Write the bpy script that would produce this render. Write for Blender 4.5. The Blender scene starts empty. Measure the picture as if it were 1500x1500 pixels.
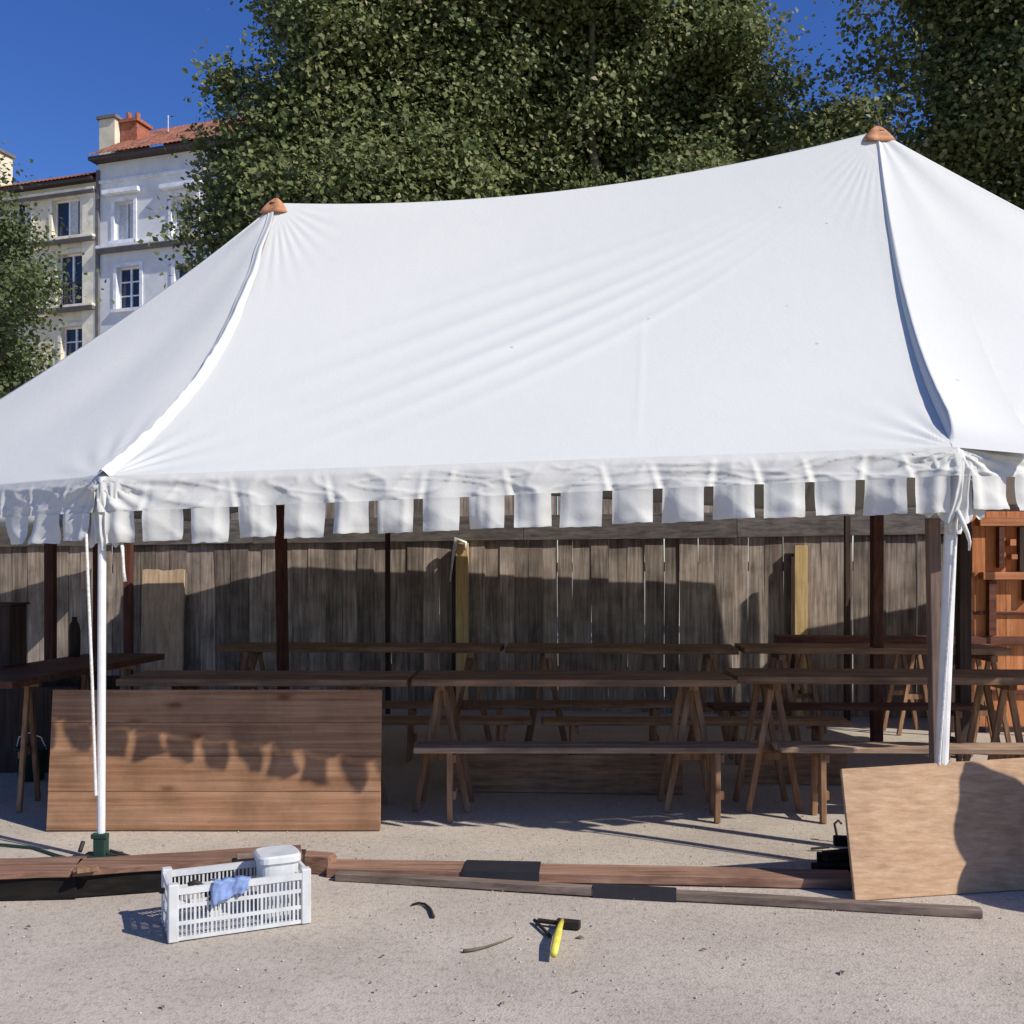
import bpy, bmesh, math, random
import numpy as np
from mathutils import Vector, Matrix, noise
random.seed(7)
RNG = np.random.default_rng(11)
scn = bpy.context.scene
COL = scn.collection

# ------------------------------------------------------------------ camera, light, exposure
cam_d = bpy.data.cameras.new('camera')
cam = bpy.data.objects.new('camera', cam_d); COL.objects.link(cam)
cam.location = (0, 0, 1.55); cam.rotation_euler = (math.pi/2, 0, 0)
cam_d.sensor_width = 36; cam_d.lens = 36; cam_d.shift_y = 79/1500
cam_d.clip_start = .05; cam_d.clip_end = 2000
scn.camera = cam
SUN = Vector((-1.02, .62, -1.0)).normalized()          # the way the light travels
elev = math.asin(-SUN.z)
w = bpy.data.worlds.new('World'); scn.world = w; w.use_nodes = True
nt = w.node_tree; bg = nt.nodes['Background']
sky = nt.nodes.new('ShaderNodeTexSky'); sky.sky_type = 'NISHITA'; sky.sun_disc = False
sky.sun_elevation = elev
sky.sun_rotation = math.atan2(-SUN.x, -SUN.y)
sky.altitude = 300; sky.air_density = 1.0; sky.dust_density = .25; sky.ozone_density = 5.0
hsv = nt.nodes.new('ShaderNodeHueSaturation'); hsv.inputs['Saturation'].default_value = 1.22; hsv.inputs['Hue'].default_value = .518; hsv.inputs['Value'].default_value = 1.12
nt.links.new(sky.outputs[0], hsv.inputs['Color']); nt.links.new(hsv.outputs[0], bg.inputs[0]); bg.inputs[1].default_value = .096
sl = bpy.data.lights.new('sun', 'SUN'); sl.energy = 4.0; sl.angle = math.radians(.55); sl.color = (1, .945, .86)
so = bpy.data.objects.new('sun', sl); COL.objects.link(so)
so.rotation_euler = SUN.to_track_quat('-Z', 'Y').to_euler(); so.location = (10, -5, 12)
scn.view_settings.view_transform = 'Standard'; scn.view_settings.look = 'None'
scn.view_settings.exposure = .30; scn.view_settings.gamma = 1; scn.view_settings.use_curve_mapping = False

# ------------------------------------------------------------------ helpers
def at(px, py, d): return Vector(((px-750)/1500*d, d, 1.55+(829-py)/1500*d))
def gnd(px, py, z=0.0):
    d = 1500*(1.55-z)/(py-829); return Vector(((px-750)/1500*d, d, z))
def lerp(a, b, t): return a+(b-a)*t

def thing(name, label, cat, loc=(0, 0, 0), rz=0, group=None):
    o = bpy.data.objects.new(name, None); COL.objects.link(o); o.empty_display_size = .1
    o.location = loc; o.rotation_euler = (0, 0, rz)
    o['label'] = label; o['category'] = cat
    if group: o['group'] = group
    return o
def tag(o, label, cat, group=None, kind=None):
    if label: o['label'] = label
    if cat: o['category'] = cat
    if group: o['group'] = group
    if kind: o['kind'] = kind
    return o
def struct(o): o['kind'] = 'structure'; return o
def root_of(o):
    while o.parent: o = o.parent
    return o

class MB:
    def __init__(s): s.v = []; s.f = []
    def box(s, c, size, M=None):
        hx, hy, hz = size[0]/2, size[1]/2, size[2]/2; b = len(s.v); c = Vector(c)
        for x in (-hx, hx):
            for y in (-hy, hy):
                for z in (-hz, hz):
                    p = Vector((x, y, z))
                    if M: p = M @ p
                    s.v.append(c+p)
        for f in ((0, 1, 3, 2), (4, 6, 7, 5), (0, 4, 5, 1), (2, 3, 7, 6), (0, 2, 6, 4), (1, 5, 7, 3)):
            s.f.append(tuple(b+i for i in f))
        return s
    def beam(s, p0, p1, w, h, up=(0, 0, 1), roll=0):
        p0 = Vector(p0); p1 = Vector(p1); d = (p1-p0); L = d.length; d.normalize()
        u = Vector(up)
        if abs(d.dot(u)) > .98: u = Vector((0, 1, 0))
        sd = d.cross(u).normalized(); u = sd.cross(d).normalized()
        M = Matrix((d, sd, u)).transposed()
        if roll: M = M @ Matrix.Rotation(roll, 3, 'X')
        return s.box((p0+p1)/2, (L, w, h), M)
    def tube(s, pts, r, n=10, cap=True):
        pts = [Vector(p) for p in pts]; rs = r if isinstance(r, (list, tuple)) else [r]*len(pts)
        rings = []; ref = None
        for i, p in enumerate(pts):
            d = (pts[min(i+1, len(pts)-1)]-pts[max(i-1, 0)]).normalized()
            if ref is None: ref = d.orthogonal().normalized()
            a = (ref-d*ref.dot(d)).normalized(); ref = a; b2 = d.cross(a); b = len(s.v)
            for k in range(n):
                t = 2*math.pi*k/n; s.v.append(p+(a*math.cos(t)+b2*math.sin(t))*rs[i])
            rings.append(b)
        for i in range(len(rings)-1):
            for k in range(n):
                k2 = (k+1) % n
                s.f.append((rings[i]+k, rings[i]+k2, rings[i+1]+k2, rings[i+1]+k))
        if cap:
            s.f.append(tuple(rings[0]+k for k in reversed(range(n)))); s.f.append(tuple(rings[-1]+k for k in range(n)))
        return s
    def lathe(s, c, prof, n=16):
        c = Vector(c); rings = []
        for r, z in prof:
            rings.append(len(s.v))
            for k in range(n):
                t = 2*math.pi*k/n; s.v.append(c+Vector((r*math.cos(t), r*math.sin(t), z)))
        for i in range(len(rings)-1):
            for k in range(n):
                k2 = (k+1) % n; s.f.append((rings[i]+k, rings[i]+k2, rings[i+1]+k2, rings[i+1]+k))
        return s
    def grid(s, nu, nv, fn):
        b = len(s.v)
        for j in range(nv+1):
            for i in range(nu+1): s.v.append(Vector(fn(i/nu, j/nv)))
        for j in range(nv):
            for i in range(nu):
                a = b+j*(nu+1)+i; s.f.append((a, a+1, a+nu+2, a+nu+1))
        return s
    def poly(s, pts):
        b = len(s.v); s.v += [Vector(p) for p in pts]; s.f.append(tuple(range(b, b+len(pts)))); return s
    def build(s, name, mat, parent=None, smooth=False, bevel=0, solid=0):
        off = root_of(parent).location if parent else Vector((0, 0, 0))
        me = bpy.data.meshes.new(name)
        me.from_pydata([tuple(v-off) for v in s.v], [], s.f); me.update()
        if smooth: me.polygons.foreach_set('use_smooth', [True]*len(me.polygons))
        if mat: me.materials.append(mat)
        o = bpy.data.objects.new(name, me); COL.objects.link(o)
        if parent: o.parent = parent
        if solid:
            m = o.modifiers.new('thick', 'SOLIDIFY'); m.thickness = solid; m.offset = 0
        if bevel:
            m = o.modifiers.new('bevel', 'BEVEL'); m.width = bevel; m.segments = 1; m.limit_method = 'ANGLE'
        return o
def copy_tree(o, parent=None):
    c = o.copy(); COL.objects.link(c); c.parent = parent
    for ch in [k for k in o.children]: copy_tree(ch, c)
    return c

# ------------------------------------------------------------------ materials
def newmat(name):
    m = bpy.data.materials.new(name); m.use_nodes = True
    return m, m.node_tree, m.node_tree.nodes['Principled BSDF']
def N(nt, t, **kw):
    n = nt.nodes.new(t)
    for k, v in kw.items():
        if k in n.inputs.keys(): n.inputs[k].default_value = v
        else: setattr(n, k, v)
    return n
def ramp(nt, fac, stops):
    r = nt.nodes.new('ShaderNodeValToRGB'); e = r.color_ramp.elements
    while len(e) > 1: e.remove(e[-1])
    e[0].position = stops[0][0]; e[0].color = (*stops[0][1], 1)
    for p, c in stops[1:]:
        q = e.new(p); q.color = (*c, 1)
    nt.links.new(fac, r.inputs[0]); return r.outputs[0]
def coords(nt, scale=(1, 1, 1), rnd=True, mode='Object'):
    tc = nt.nodes.new('ShaderNodeTexCoord'); out = tc.outputs[mode]
    if rnd:
        oi = nt.nodes.new('ShaderNodeObjectInfo')
        cb = N(nt, 'ShaderNodeMath', operation='MULTIPLY'); nt.links.new(oi.outputs['Random'], cb.inputs[0]); cb.inputs[1].default_value = 37
        va = N(nt, 'ShaderNodeVectorMath', operation='ADD'); nt.links.new(out, va.inputs[0]); nt.links.new(cb.outputs[0], va.inputs[1]); out = va.outputs[0]
    mp = nt.nodes.new('ShaderNodeMapping'); mp.inputs['Scale'].default_value = scale
    nt.links.new(out, mp.inputs[0]); return mp.outputs[0]
def mixc(nt, fac, a, b, mode='MIX'):
    m = nt.nodes.new('ShaderNodeMix'); m.data_type = 'RGBA'; m.blend_type = mode
    for i, x in ((0, fac), (6, a), (7, b)):
        if hasattr(x, 'links'): nt.links.new(x, m.inputs[i])
        elif i == 0: m.inputs[0].default_value = x
        else: m.inputs[i].default_value = (*x, 1)
    return m.outputs[2]
def bump(nt, h, bs, strength=.3, dist=.01):
    b = nt.nodes.new('ShaderNodeBump'); b.inputs['Strength'].default_value = strength; b.inputs['Distance'].default_value = dist
    nt.links.new(h, b.inputs['Height']); nt.links.new(b.outputs[0], bs.inputs['Normal'])
def wood(name, c0, c1, c2, axis='x', rough=.75, stain=.5, tone=.35, fine=1.0, knots=0, stretch=1.2):
    m, nt, bs = newmat(name)
    sc = {'x': (stretch, 22, 22), 'y': (22, stretch, 22), 'z': (22, 22, stretch)}[axis]
    v = coords(nt, sc); v2 = coords(nt, (2.5, 2.5, 2.5))
    n1 = N(nt, 'ShaderNodeTexNoise', Scale=1.6*fine, Detail=9.0, Roughness=.62, Distortion=.15); nt.links.new(v, n1.inputs['Vector'])
    n2 = N(nt, 'ShaderNodeTexNoise', Scale=1.2, Detail=4.0, Roughness=.6); nt.links.new(v2, n2.inputs['Vector'])
    col = ramp(nt, n1.outputs['Fac'], [(.30, c0), (.50, c1), (.68, c2)])
    st = ramp(nt, n2.outputs['Fac'], [(.35, (1-stain,)*3), (.58, (1, 1, 1))])
    col = mixc(nt, .8, col, st, 'MULTIPLY')
    if knots:
        kv = coords(nt, {'x': (2.2, 5.5, 5.5), 'z': (5.5, 5.5, 2.2)}[axis])
        vo = N(nt, 'ShaderNodeTexVoronoi', Scale=float(knots)); nt.links.new(kv, vo.inputs['Vector'])
        kf = ramp(nt, vo.outputs['Distance'], [(0, (.28, .22, .18)), (.06, (.42, .34, .28)), (.12, (.80, .74, .68)), (.2, (1, 1, 1))])
        col = mixc(nt, .85, col, kf, 'MULTIPLY')
        n4 = N(nt, 'ShaderNodeTexNoise', Scale=90.0, Detail=3.0); nt.links.new(v2, n4.inputs['Vector'])
        col = mixc(nt, .5, col, ramp(nt, n4.outputs['Fac'], [(.35, (.72, .70, .68)), (.5, (1, 1, 1))]), 'MULTIPLY')
    oi = nt.nodes.new('ShaderNodeObjectInfo')
    mr = N(nt, 'ShaderNodeMapRange'); nt.links.new(oi.outputs['Random'], mr.inputs[0])
    mr.inputs[3].default_value = 1-tone; mr.inputs[4].default_value = 1+tone*.6
    hs = nt.nodes.new('ShaderNodeHueSaturation'); nt.links.new(mr.outputs[0], hs.inputs['Value']); nt.links.new(col, hs.inputs['Color'])
    nt.links.new(hs.outputs[0], bs.inputs['Base Color']); bs.inputs['Roughness'].default_value = rough
    bs.inputs['Specular IOR Level'].default_value = .25
    bump(nt, n1.outputs['Fac'], bs, .35, .006)
    return m
def plain(name, c, rough=.6, metal=0, var=.12, scale=9, bmp=.08):
    m, nt, bs = newmat(name); v = coords(nt, (1, 1, 1))
    n = N(nt, 'ShaderNodeTexNoise', Scale=float(scale), Detail=6.0, Roughness=.6); nt.links.new(v, n.inputs['Vector'])
    a = tuple(x*(1-var*2) for x in c); b = tuple(min(1, x*(1+var)) for x in c)
    nt.links.new(ramp(nt, n.outputs['Fac'], [(.3, a), (.65, b)]), bs.inputs['Base Color'])
    bs.inputs['Roughness'].default_value = rough; bs.inputs['Metallic'].default_value = metal
    bump(nt, n.outputs['Fac'], bs, bmp, .01); return m

def canvas(name, c=(.65, .648, .60), dirt=(.60, .60, .57), amount=.3):
    m, nt, bs = newmat(name)
    v = coords(nt, (1, 1, 1), rnd=False)
    n1 = N(nt, 'ShaderNodeTexNoise', Scale=2.2, Detail=7.0, Roughness=.65); nt.links.new(v, n1.inputs['Vector'])
    n2 = N(nt, 'ShaderNodeTexNoise', Scale=55.0, Detail=4.0, Roughness=.6); nt.links.new(v, n2.inputs['Vector'])
    n3 = N(nt, 'ShaderNodeTexNoise', Scale=9.0, Detail=5.0, Roughness=.6); nt.links.new(v, n3.inputs['Vector'])
    f = ramp(nt, n1.outputs['Fac'], [(.42, (0, 0, 0)), (.75, (amount,)*3)])
    sp = N(nt, 'ShaderNodeTexVoronoi', Scale=2.3); nt.links.new(v, sp.inputs['Vector'])
    sf = ramp(nt, sp.outputs['Distance'], [(0, (1, 1, 1)), (.018, (.8, .8, .8)), (.035, (0, 0, 0))])
    col = mixc(nt, f, c, dirt); col = mixc(nt, sf, col, (.42, .42, .40))
    nt.links.new(col, bs.inputs['Base Color']); bs.inputs['Roughness'].default_value = .85
    bs.inputs['Specular IOR Level'].default_value = .2
    ad = N(nt, 'ShaderNodeMath', operation='MULTIPLY_ADD'); nt.links.new(n3.outputs['Fac'], ad.inputs[0]); ad.inputs[1].default_value = 2.0
    nt.links.new(n2.outputs['Fac'], ad.inputs[2])
    bump(nt, ad.outputs[0], bs, .12, .01)
    return m
M = {}
M['canvas'] = canvas('canvas')
M['valance'] = canvas('valance_canvas', (.63, .62, .57), (.55, .54, .49), .6)
M['cap'] = plain('orange_leather', (.52, .24, .11), .8, var=.25, scale=20)
M['white_paint'] = plain('white_paint', (.78, .77, .74), .45, var=.06)
M['rope'] = plain('white_rope', (.75, .73, .67), .9, scale=60, bmp=.4)
M['green'] = plain('green_paint', (.012, .042, .03), .6)
M['fence'] = wood('weathered_plank', (.19, .14, .105), (.36, .29, .24), (.53, .455, .385), 'z', .9, .5, .42)
M['fascia'] = wood('weathered_rail', (.09, .075, .065), (.165, .145, .125), (.23, .20, .175), 'x', .9, .4, .15)
M['redpost'] = wood('red_brown_post', (.045, .018, .012), (.10, .036, .024), (.14, .055, .038), 'z', .7, .3, .2)
M['darkpost'] = wood('dark_post', (.025, .016, .013), (.055, .035, .028), (.085, .055, .045), 'z', .8, .3, .2)
M['yellow'] = wood('new_pine', (.50, .33, .13), (.72, .50, .23), (.80, .60, .31), 'z', .7, .25, .1)
M['brownpost'] = wood('worn_brown_post', (.13, .085, .065), (.23, .155, .12), (.30, .21, .17), 'z', .8, .3, .1)
M['table'] = wood('table_board', (.17, .088, .046), (.29, .165, .092), (.40, .25, .15), 'x', .7, .45, .2)
M['redwood'] = wood('red_brown_board', (.06, .022, .014), (.13, .05, .033), (.18, .075, .05), 'x', .7, .4, .15)
M['leg'] = wood('leg_wood', (.18, .092, .048), (.30, .165, .09), (.41, .25, .145), 'z', .75, .35, .25)
M['bench'] = wood('bench_board', (.23, .15, .10), (.40, .27, .18), (.52, .38, .27), 'x', .75, .4, .15)
M['panel'] = wood('pine_panel', (.25, .12, .058), (.36, .19, .10), (.45, .265, .155), 'x', .7, .4, .08, fine=1.2, knots=1.0, stretch=.5)
M['ply'] = wood('plywood_board', (.38, .225, .125), (.49, .31, .18), (.57, .39, .245), 'x', .7, .25, .05, fine=1.3, knots=.8, stretch=.45)
M['lying'] = wood('lying_plank', (.15, .075, .05), (.27, .15, .10), (.37, .23, .16), 'x', .8, .4, .2)
M['lyinggrey'] = wood('grey_lying_plank', (.14, .10, .08), (.24, .175, .14), (.33, .26, .21), 'x', .85, .4, .2)
M['orange'] = wood('orange_board', (.36, .12, .045), (.52, .20, .075), (.60, .27, .12), 'z', .6, .25, .12)
M['orangex'] = wood('orange_ledge', (.36, .12, .055), (.50, .20, .09), (.58, .27, .14), 'x', .6, .25, .1)
M['black'] = plain('black_cloth', (.012, .011, .012), .9)
M['dark_wood_shade'] = wood('dark_wood_and_shade', (.006, .005, .0045), (.011, .009, .008), (.02, .016, .013), 'x', .95, .3, .1)  # near-black: painted shade under the raised planks, and the dark timber offcuts
M['tape'] = plain('black_metal_band', (.022, .022, .028), .55)
M['plastic'] = plain('white_plastic', (.60, .61, .60), .5, var=.08)
M['blue'] = plain('blue_cloth', (.22, .31, .55), .85, scale=25)
M['iron'] = plain('rusty_iron', (.035, .026, .022), .7, metal=.3, var=.3)
M['yellow_grip'] = plain('yellow_handle', (.72, .62, .09), .5, scale=30)
M['cream'] = plain('cream_render', (.74, .66, .49), .9, scale=2, var=.08)
M['creamtrim'] = plain('cream_trim', (.80, .74, .58), .85, scale=3)
M['bluewall'] = plain('pale_blue_render', (.70, .71, .70), .9, scale=2, var=.06)
M['bluetrim'] = plain('pale_trim', (.78, .79, .82), .85, scale=3)
M['stonegrey'] = plain('grey_stone', (.16, .15, .15), .9, scale=3)
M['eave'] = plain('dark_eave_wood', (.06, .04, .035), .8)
M['tile'] = plain('terracotta_tile', (.27, .105, .06), .9, var=.35, scale=3)
M['chimneyred'] = plain('red_render', (.38, .13, .07), .9, var=.2)
M['glass'] = plain('dark_window_glass', (.02, .03, .06), .08, var=.1)
M['curtain'] = plain('white_curtain', (.55, .56, .58), .8)
M['bark'] = plain('plane_bark', (.16, .13, .09), .9, var=.35, scale=5, bmp=.5)

def leafmat(name, stops):
    m, nt, bs = newmat(name)
    a = nt.nodes.new('ShaderNodeAttribute'); a.attribute_name = 'tone'
    col = ramp(nt, a.outputs['Fac'], stops)
    nt.links.new(col, bs.inputs['Base Color']); bs.inputs['Roughness'].default_value = .6
    bs.inputs['Specular IOR Level'].default_value = .3
    tr = nt.nodes.new('ShaderNodeBsdfTranslucent'); nt.links.new(col, tr.inputs[0])
    mx = nt.nodes.new('ShaderNodeMixShader'); mx.inputs[0].default_value = .3
    nt.links.new(bs.outputs[0], mx.inputs[1]); nt.links.new(tr.outputs[0], mx.inputs[2])
    nt.links.new(mx.outputs[0], nt.nodes['Material Output'].inputs[0]); return m
M['leaf'] = leafmat('plane_leaf', [(0, (.07, .095, .034)), (.45, (.16, .19, .065)), (.8, (.29, .29, .12)), (1, (.44, .38, .25))])
M['leafdark'] = leafmat('dark_leaf', [(0, (.045, .065, .028)), (.5, (.11, .14, .05)), (.85, (.19, .205, .085)), (1, (.2, .19, .1))])

M['litter'] = plain('dry_leaf', (.22, .14, .08), .8, var=.4, scale=12)
def gravelmat():
    m, nt, bs = newmat('pale_gravel'); v = coords(nt, (1, 1, 1), rnd=False)
    big = N(nt, 'ShaderNodeTexNoise', Scale=1.1, Detail=5.0, Roughness=.6); nt.links.new(v, big.inputs['Vector'])
    mid = N(nt, 'ShaderNodeTexNoise', Scale=28.0, Detail=8.0, Roughness=.75); nt.links.new(v, mid.inputs['Vector'])
    vo = N(nt, 'ShaderNodeTexVoronoi', Scale=95.0); nt.links.new(v, vo.inputs['Vector'])
    vb = N(nt, 'ShaderNodeTexVoronoi', Scale=240.0); nt.links.new(v, vb.inputs['Vector'])
    c1 = ramp(nt, big.outputs['Fac'], [(.32, (.41, .36, .30)), (.68, (.545, .485, .405))])
    c2 = ramp(nt, mid.outputs['Fac'], [(.28, (.62, .61, .60)), (.5, (1, 1, 1)), (.72, (1.0, .99, .97))])
    c3 = ramp(nt, vo.outputs['Color'], [(0, (.66, .65, .64)), (.35, (1, .98, .96)), (1, (1, 1, 1))])
    c4 = ramp(nt, vb.outputs['Color'], [(0, (.78, .77, .76)), (.4, (1, 1, 1)), (1, (1, 1, 1))])
    col = mixc(nt, 1, c1, c2, 'MULTIPLY'); col = mixc(nt, .8, col, c3, 'MULTIPLY'); col = mixc(nt, .8, col, c4, 'MULTIPLY')
    nt.links.new(col, bs.inputs['Base Color']); bs.inputs['Roughness'].default_value = .95
    bs.inputs['Specular IOR Level'].default_value = .15
    a = N(nt, 'ShaderNodeMath', operation='ADD'); nt.links.new(vo.outputs['Distance'], a.inputs[0]); nt.links.new(mid.outputs['Fac'], a.inputs[1])
    bump(nt, a.outputs[0], bs, .26, .008); return m
M['gravel'] = gravelmat()
def stonemat():
    m, nt, bs = newmat('small_stones')
    a = nt.nodes.new('ShaderNodeAttribute'); a.attribute_name = 'tone'
    nt.links.new(ramp(nt, a.outputs['Fac'], [(0, (.20, .175, .16)), (.3, (.38, .34, .31)), (.8, (.52, .47, .43)), (1, (.66, .62, .58))]), bs.inputs['Base Color'])
    bs.inputs['Roughness'].default_value = .9; return m
M['stones'] = stonemat()

# ------------------------------------------------------------------ ground
def ground_fn(u, v):
    return (0, 0, 0)
g = MB()
xs = [-400, -60, -20] + list(np.linspace(-12, 12, 97)) + [20, 60, 400]
ys = [-60, -10] + list(np.linspace(0, 14, 57)) + [20, 40, 80, 200, 900]
b0 = 0
for y in ys:
    for x in xs:
        z = 0
        if 0 <= y <= 14 and abs(x) <= 12: z = .006*noise.noise(Vector((x*1.3, y*1.3, 0)))-.004
        g.v.append(Vector((x, y, z)))
nx = len(xs)
for j in range(len(ys)-1):
    for i in range(nx-1):
        a = j*nx+i; g.f.append((a, a+1, a+nx+1, a+nx))
struct(g.build('ground', M['gravel'], smooth=True))

def numpy_mesh(name, V, F, mat, tone=None, parent=None):
    me = bpy.data.meshes.new(name)
    nf, k = F.shape
    me.vertices.add(len(V)); me.vertices.foreach_set('co', V.astype(np.float32).ravel())
    me.loops.add(nf*k); me.loops.foreach_set('vertex_index', F.astype(np.int32).ravel())
    me.polygons.add(nf); me.polygons.foreach_set('loop_start', np.arange(0, nf*k, k, dtype=np.int32))
    me.update(calc_edges=True)
    if tone is not None:
        at_ = me.attributes.new('tone', 'FLOAT', 'POINT'); at_.data.foreach_set('value', tone.astype(np.float32))
    me.materials.append(mat)
    o = bpy.data.objects.new(name, me); COL.objects.link(o)
    if parent: o.parent = parent
    return o
def scatter_stones(n):
    d = 3.0+5.5*RNG.random(n)**1.5
    x = (RNG.random(n)*1.24-.62)*d
    r = .002+.005*RNG.random(n)**4
    base = np.array([(1, 0, 0), (0, 1, 0), (-1, 0, 0), (0, -1, 0), (0, 0, 1), (0, 0, -1)], float)
    tris = np.array([(0, 1, 4), (1, 2, 4), (2, 3, 4), (3, 0, 4), (1, 0, 5), (2, 1, 5), (3, 2, 5), (0, 3, 5)])
    jit = 1+.35*(RNG.random((n, 6, 1))-.5)
    th = RNG.random(n)*6.28
    R = np.zeros((n, 3, 3)); R[:, 0, 0] = np.cos(th); R[:, 0, 1] = -np.sin(th); R[:, 1, 0] = np.sin(th); R[:, 1, 1] = np.cos(th); R[:, 2, 2] = .7
    V = np.einsum('nij,nkj->nki', R, base[None]*jit)*r[:, None, None]
    V[:, :, 0] += x[:, None]; V[:, :, 1] += d[:, None]; V[:, :, 2] += (r*.25)[:, None]
    F = tris[None]+6*np.arange(n)[:, None, None]
    tone = np.repeat(RNG.random(n), 6)
    o = numpy_mesh('loose_gravel', V.reshape(-1, 3), F.reshape(-1, 3), M['stones'], tone)
    tag(o, 'loose small stones strewn over the pale gravel ground', 'gravel', kind='stuff')
scatter_stones(3500)

def scatter_litter(n):
    d = 3.4+3.2*RNG.random(n); x = (RNG.random(n)*1.2-.6)*d; r_ = .010+.014*RNG.random(n); th = RNG.random(n)*6.28
    V = np.zeros((n, 4, 3)); c_, s_ = np.cos(th), np.sin(th)
    for k, (a, b, z) in enumerate(((-1, 0, .004), (0, -.5, .010), (1.1, 0, .003), (0, .5, .012))):
        V[:, k, 0] = x+r_*(a*c_-b*s_); V[:, k, 1] = d+r_*(a*s_+b*c_); V[:, k, 2] = z
    F = np.array([(0, 1, 2), (0, 2, 3)])[None]+4*np.arange(n)[:, None, None]
    o = numpy_mesh('leaf_litter', V.reshape(-1, 3), F.reshape(-1, 3), M['litter'], np.repeat(RNG.random(n), 4))
    tag(o, 'scattered dry leaf scraps on the gravel', 'leaf litter', kind='stuff')
scatter_litter(16)

# ------------------------------------------------------------------ the big marquee
CL = Vector((-2.168, 5.42, 2.02)); CR = Vector((2.158, 4.98, 2.125))
PL = Vector((-1.863, 8.1, 4.42)); PR = Vector((2.746, 7.7, 4.82))
LL = Vector((-4.9, 7.3, 2.0)); LB = Vector((-3.45, 11.1, 2.03)); BM = Vector((-1.55, 10.88, 2.42))
BR = Vector((2.9, 10.30, 2.1)); RB = Vector((4.95, 9.2, 2.12)); RR = Vector((5.9, 6.0, 2.15))
PROF = {id(CL): .56, id(CR): .56, id(LL): .87, id(RR): .97, id(LB): .8, id(BM): .6, id(BR): .6, id(RB): .8}
tent = thing('marquee', 'large white canvas party tent with two peaks over the wooden tables', 'tent', (0, 7.5, 0))
def gprof(a, t): return a*t+(1-a)*t**2.7
def roof_pt(E0, E1, P0, P1, u, t):
    E = lerp(E0, E1, u); P = lerp(P0, P1, u).copy()
    if P0 is not P1: P.z -= .17*4*u*(1-u)
    a = lerp(PROF[id(E0)], PROF[id(E1)], u)
    if E0 is CL: a = a+.05*math.sin(math.pi*u)
    p = lerp(E, P, t); p.z = E.z+(P.z-E.z)*gprof(a, t)
    return p
def front_wrinkle(u, t):
    w_ = 0
    du = (1-u)*1.75; dt = (1-t)
    r = math.hypot(du, dt); ph = math.atan2(dt, du+1e-6)
    for k, (c, wd, am) in enumerate(((.30, .018, .016), (.37, .02, .020), (.44, .018, .016), (.50, .02, .020), (.57, .018, .012), (.64, .02, .010), (.24, .02, .008))):
        fade = math.exp(-((r-1.0-.10*math.sin(k*2.1))/.42)**2)
        w_ += .62*am*fade*math.exp(-((ph-c+.05*math.sin(r*2))/wd)**2)
    w_ += .005*math.sin(ph*40)*math.exp(-(r/.13)**2)*min(1, r/.04)
    rl = math.hypot(u*1.75, dt); pl = math.atan2(dt, u*1.75+1e-6)
    w_ += .007*math.sin(pl*36)*math.exp(-(rl/.14)**2)*min(1, rl/.04)
    # tension folds running in from the eave corners
    rc = math.hypot(u*1.75, t); pc = math.atan2(t, u*1.75+1e-6)
    w_ += .008*math.sin(pc*16+1)*math.exp(-(rc/.17)**2)
    rc = math.hypot((1-u)*1.75, t); pc = math.atan2(t, (1-u)*1.75+1e-6)
    w_ += .009*math.sin(pc*15)*math.exp(-(rc/.16)**2)
    # sewn seam of two canvas widths
    w_ += .0016*math.exp(-((u-.625-.02*(1-t))/.004)**2)*math.exp(-((t-.35)/.25)**4)
    e = min(1, u/.02, (1-u)/.02, t/.03, (1-t)/.03)
    w_ += .014*noise.noise(Vector((u*3.2, t*2.4, 3)))
    return w_*max(0, e)
def roof_panel(E0, E1, P0, P1, nu, nv, seed, front=False):
    nrm = (E1-E0).cross(lerp(P0, P1, .5)-lerp(E0, E1, .5)).normalized()
    if nrm.z < 0: nrm = -nrm
    def fn(u, v):
        t = v
        p = roof_pt(E0, E1, P0, P1, u, t)
        if P0 is not P1 or True:
            if front: w_ = front_wrinkle(u, t)
            else:
                e = max(0, min(1, u/.03, (1-u)/.03, t/.04, (1-t)/.04))
                w_ = .022*noise.noise(Vector((u*3+seed, t*2.6, seed)))*e
                if E0 is CR:
                    lift = 0
                    w_ += lift
                rc = math.hypot(u*1.4, t); pc = math.atan2(t, u*1.4+1e-6)
                w_ += .014*math.sin(pc*18+seed)*math.exp(-(rc/.2)**2)*e
                rc = math.hypot((1-u)*1.4, t); pc = math.atan2(t, (1-u)*1.4+1e-6)
                w_ += .014*math.sin(pc*18+seed)*math.exp(-(rc/.2)**2)*e
        return p+nrm*w_
    return MB().grid(nu, nv, fn).build('canvas_panel', M['canvas'], tent, smooth=True, solid=.003)
roof_panel(CL, CR, PL, PR, 300, 200, 1, True)
roof_panel(LL, CL, PL, PL, 70, 70, 2)
roof_panel(CR, RR, PR, PR, 140, 110, 3)
roof_panel(LB, LL, PL, PL, 40, 40, 4)
roof_panel(BM, LB, PL, PL, 40, 40, 5)
roof_panel(BR, BM, PR, PL, 60, 40, 6)
roof_panel(RB, BR, PR, PR, 40, 40, 7)
roof_panel(RR, RB, PR, PR, 40, 40, 8)

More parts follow.
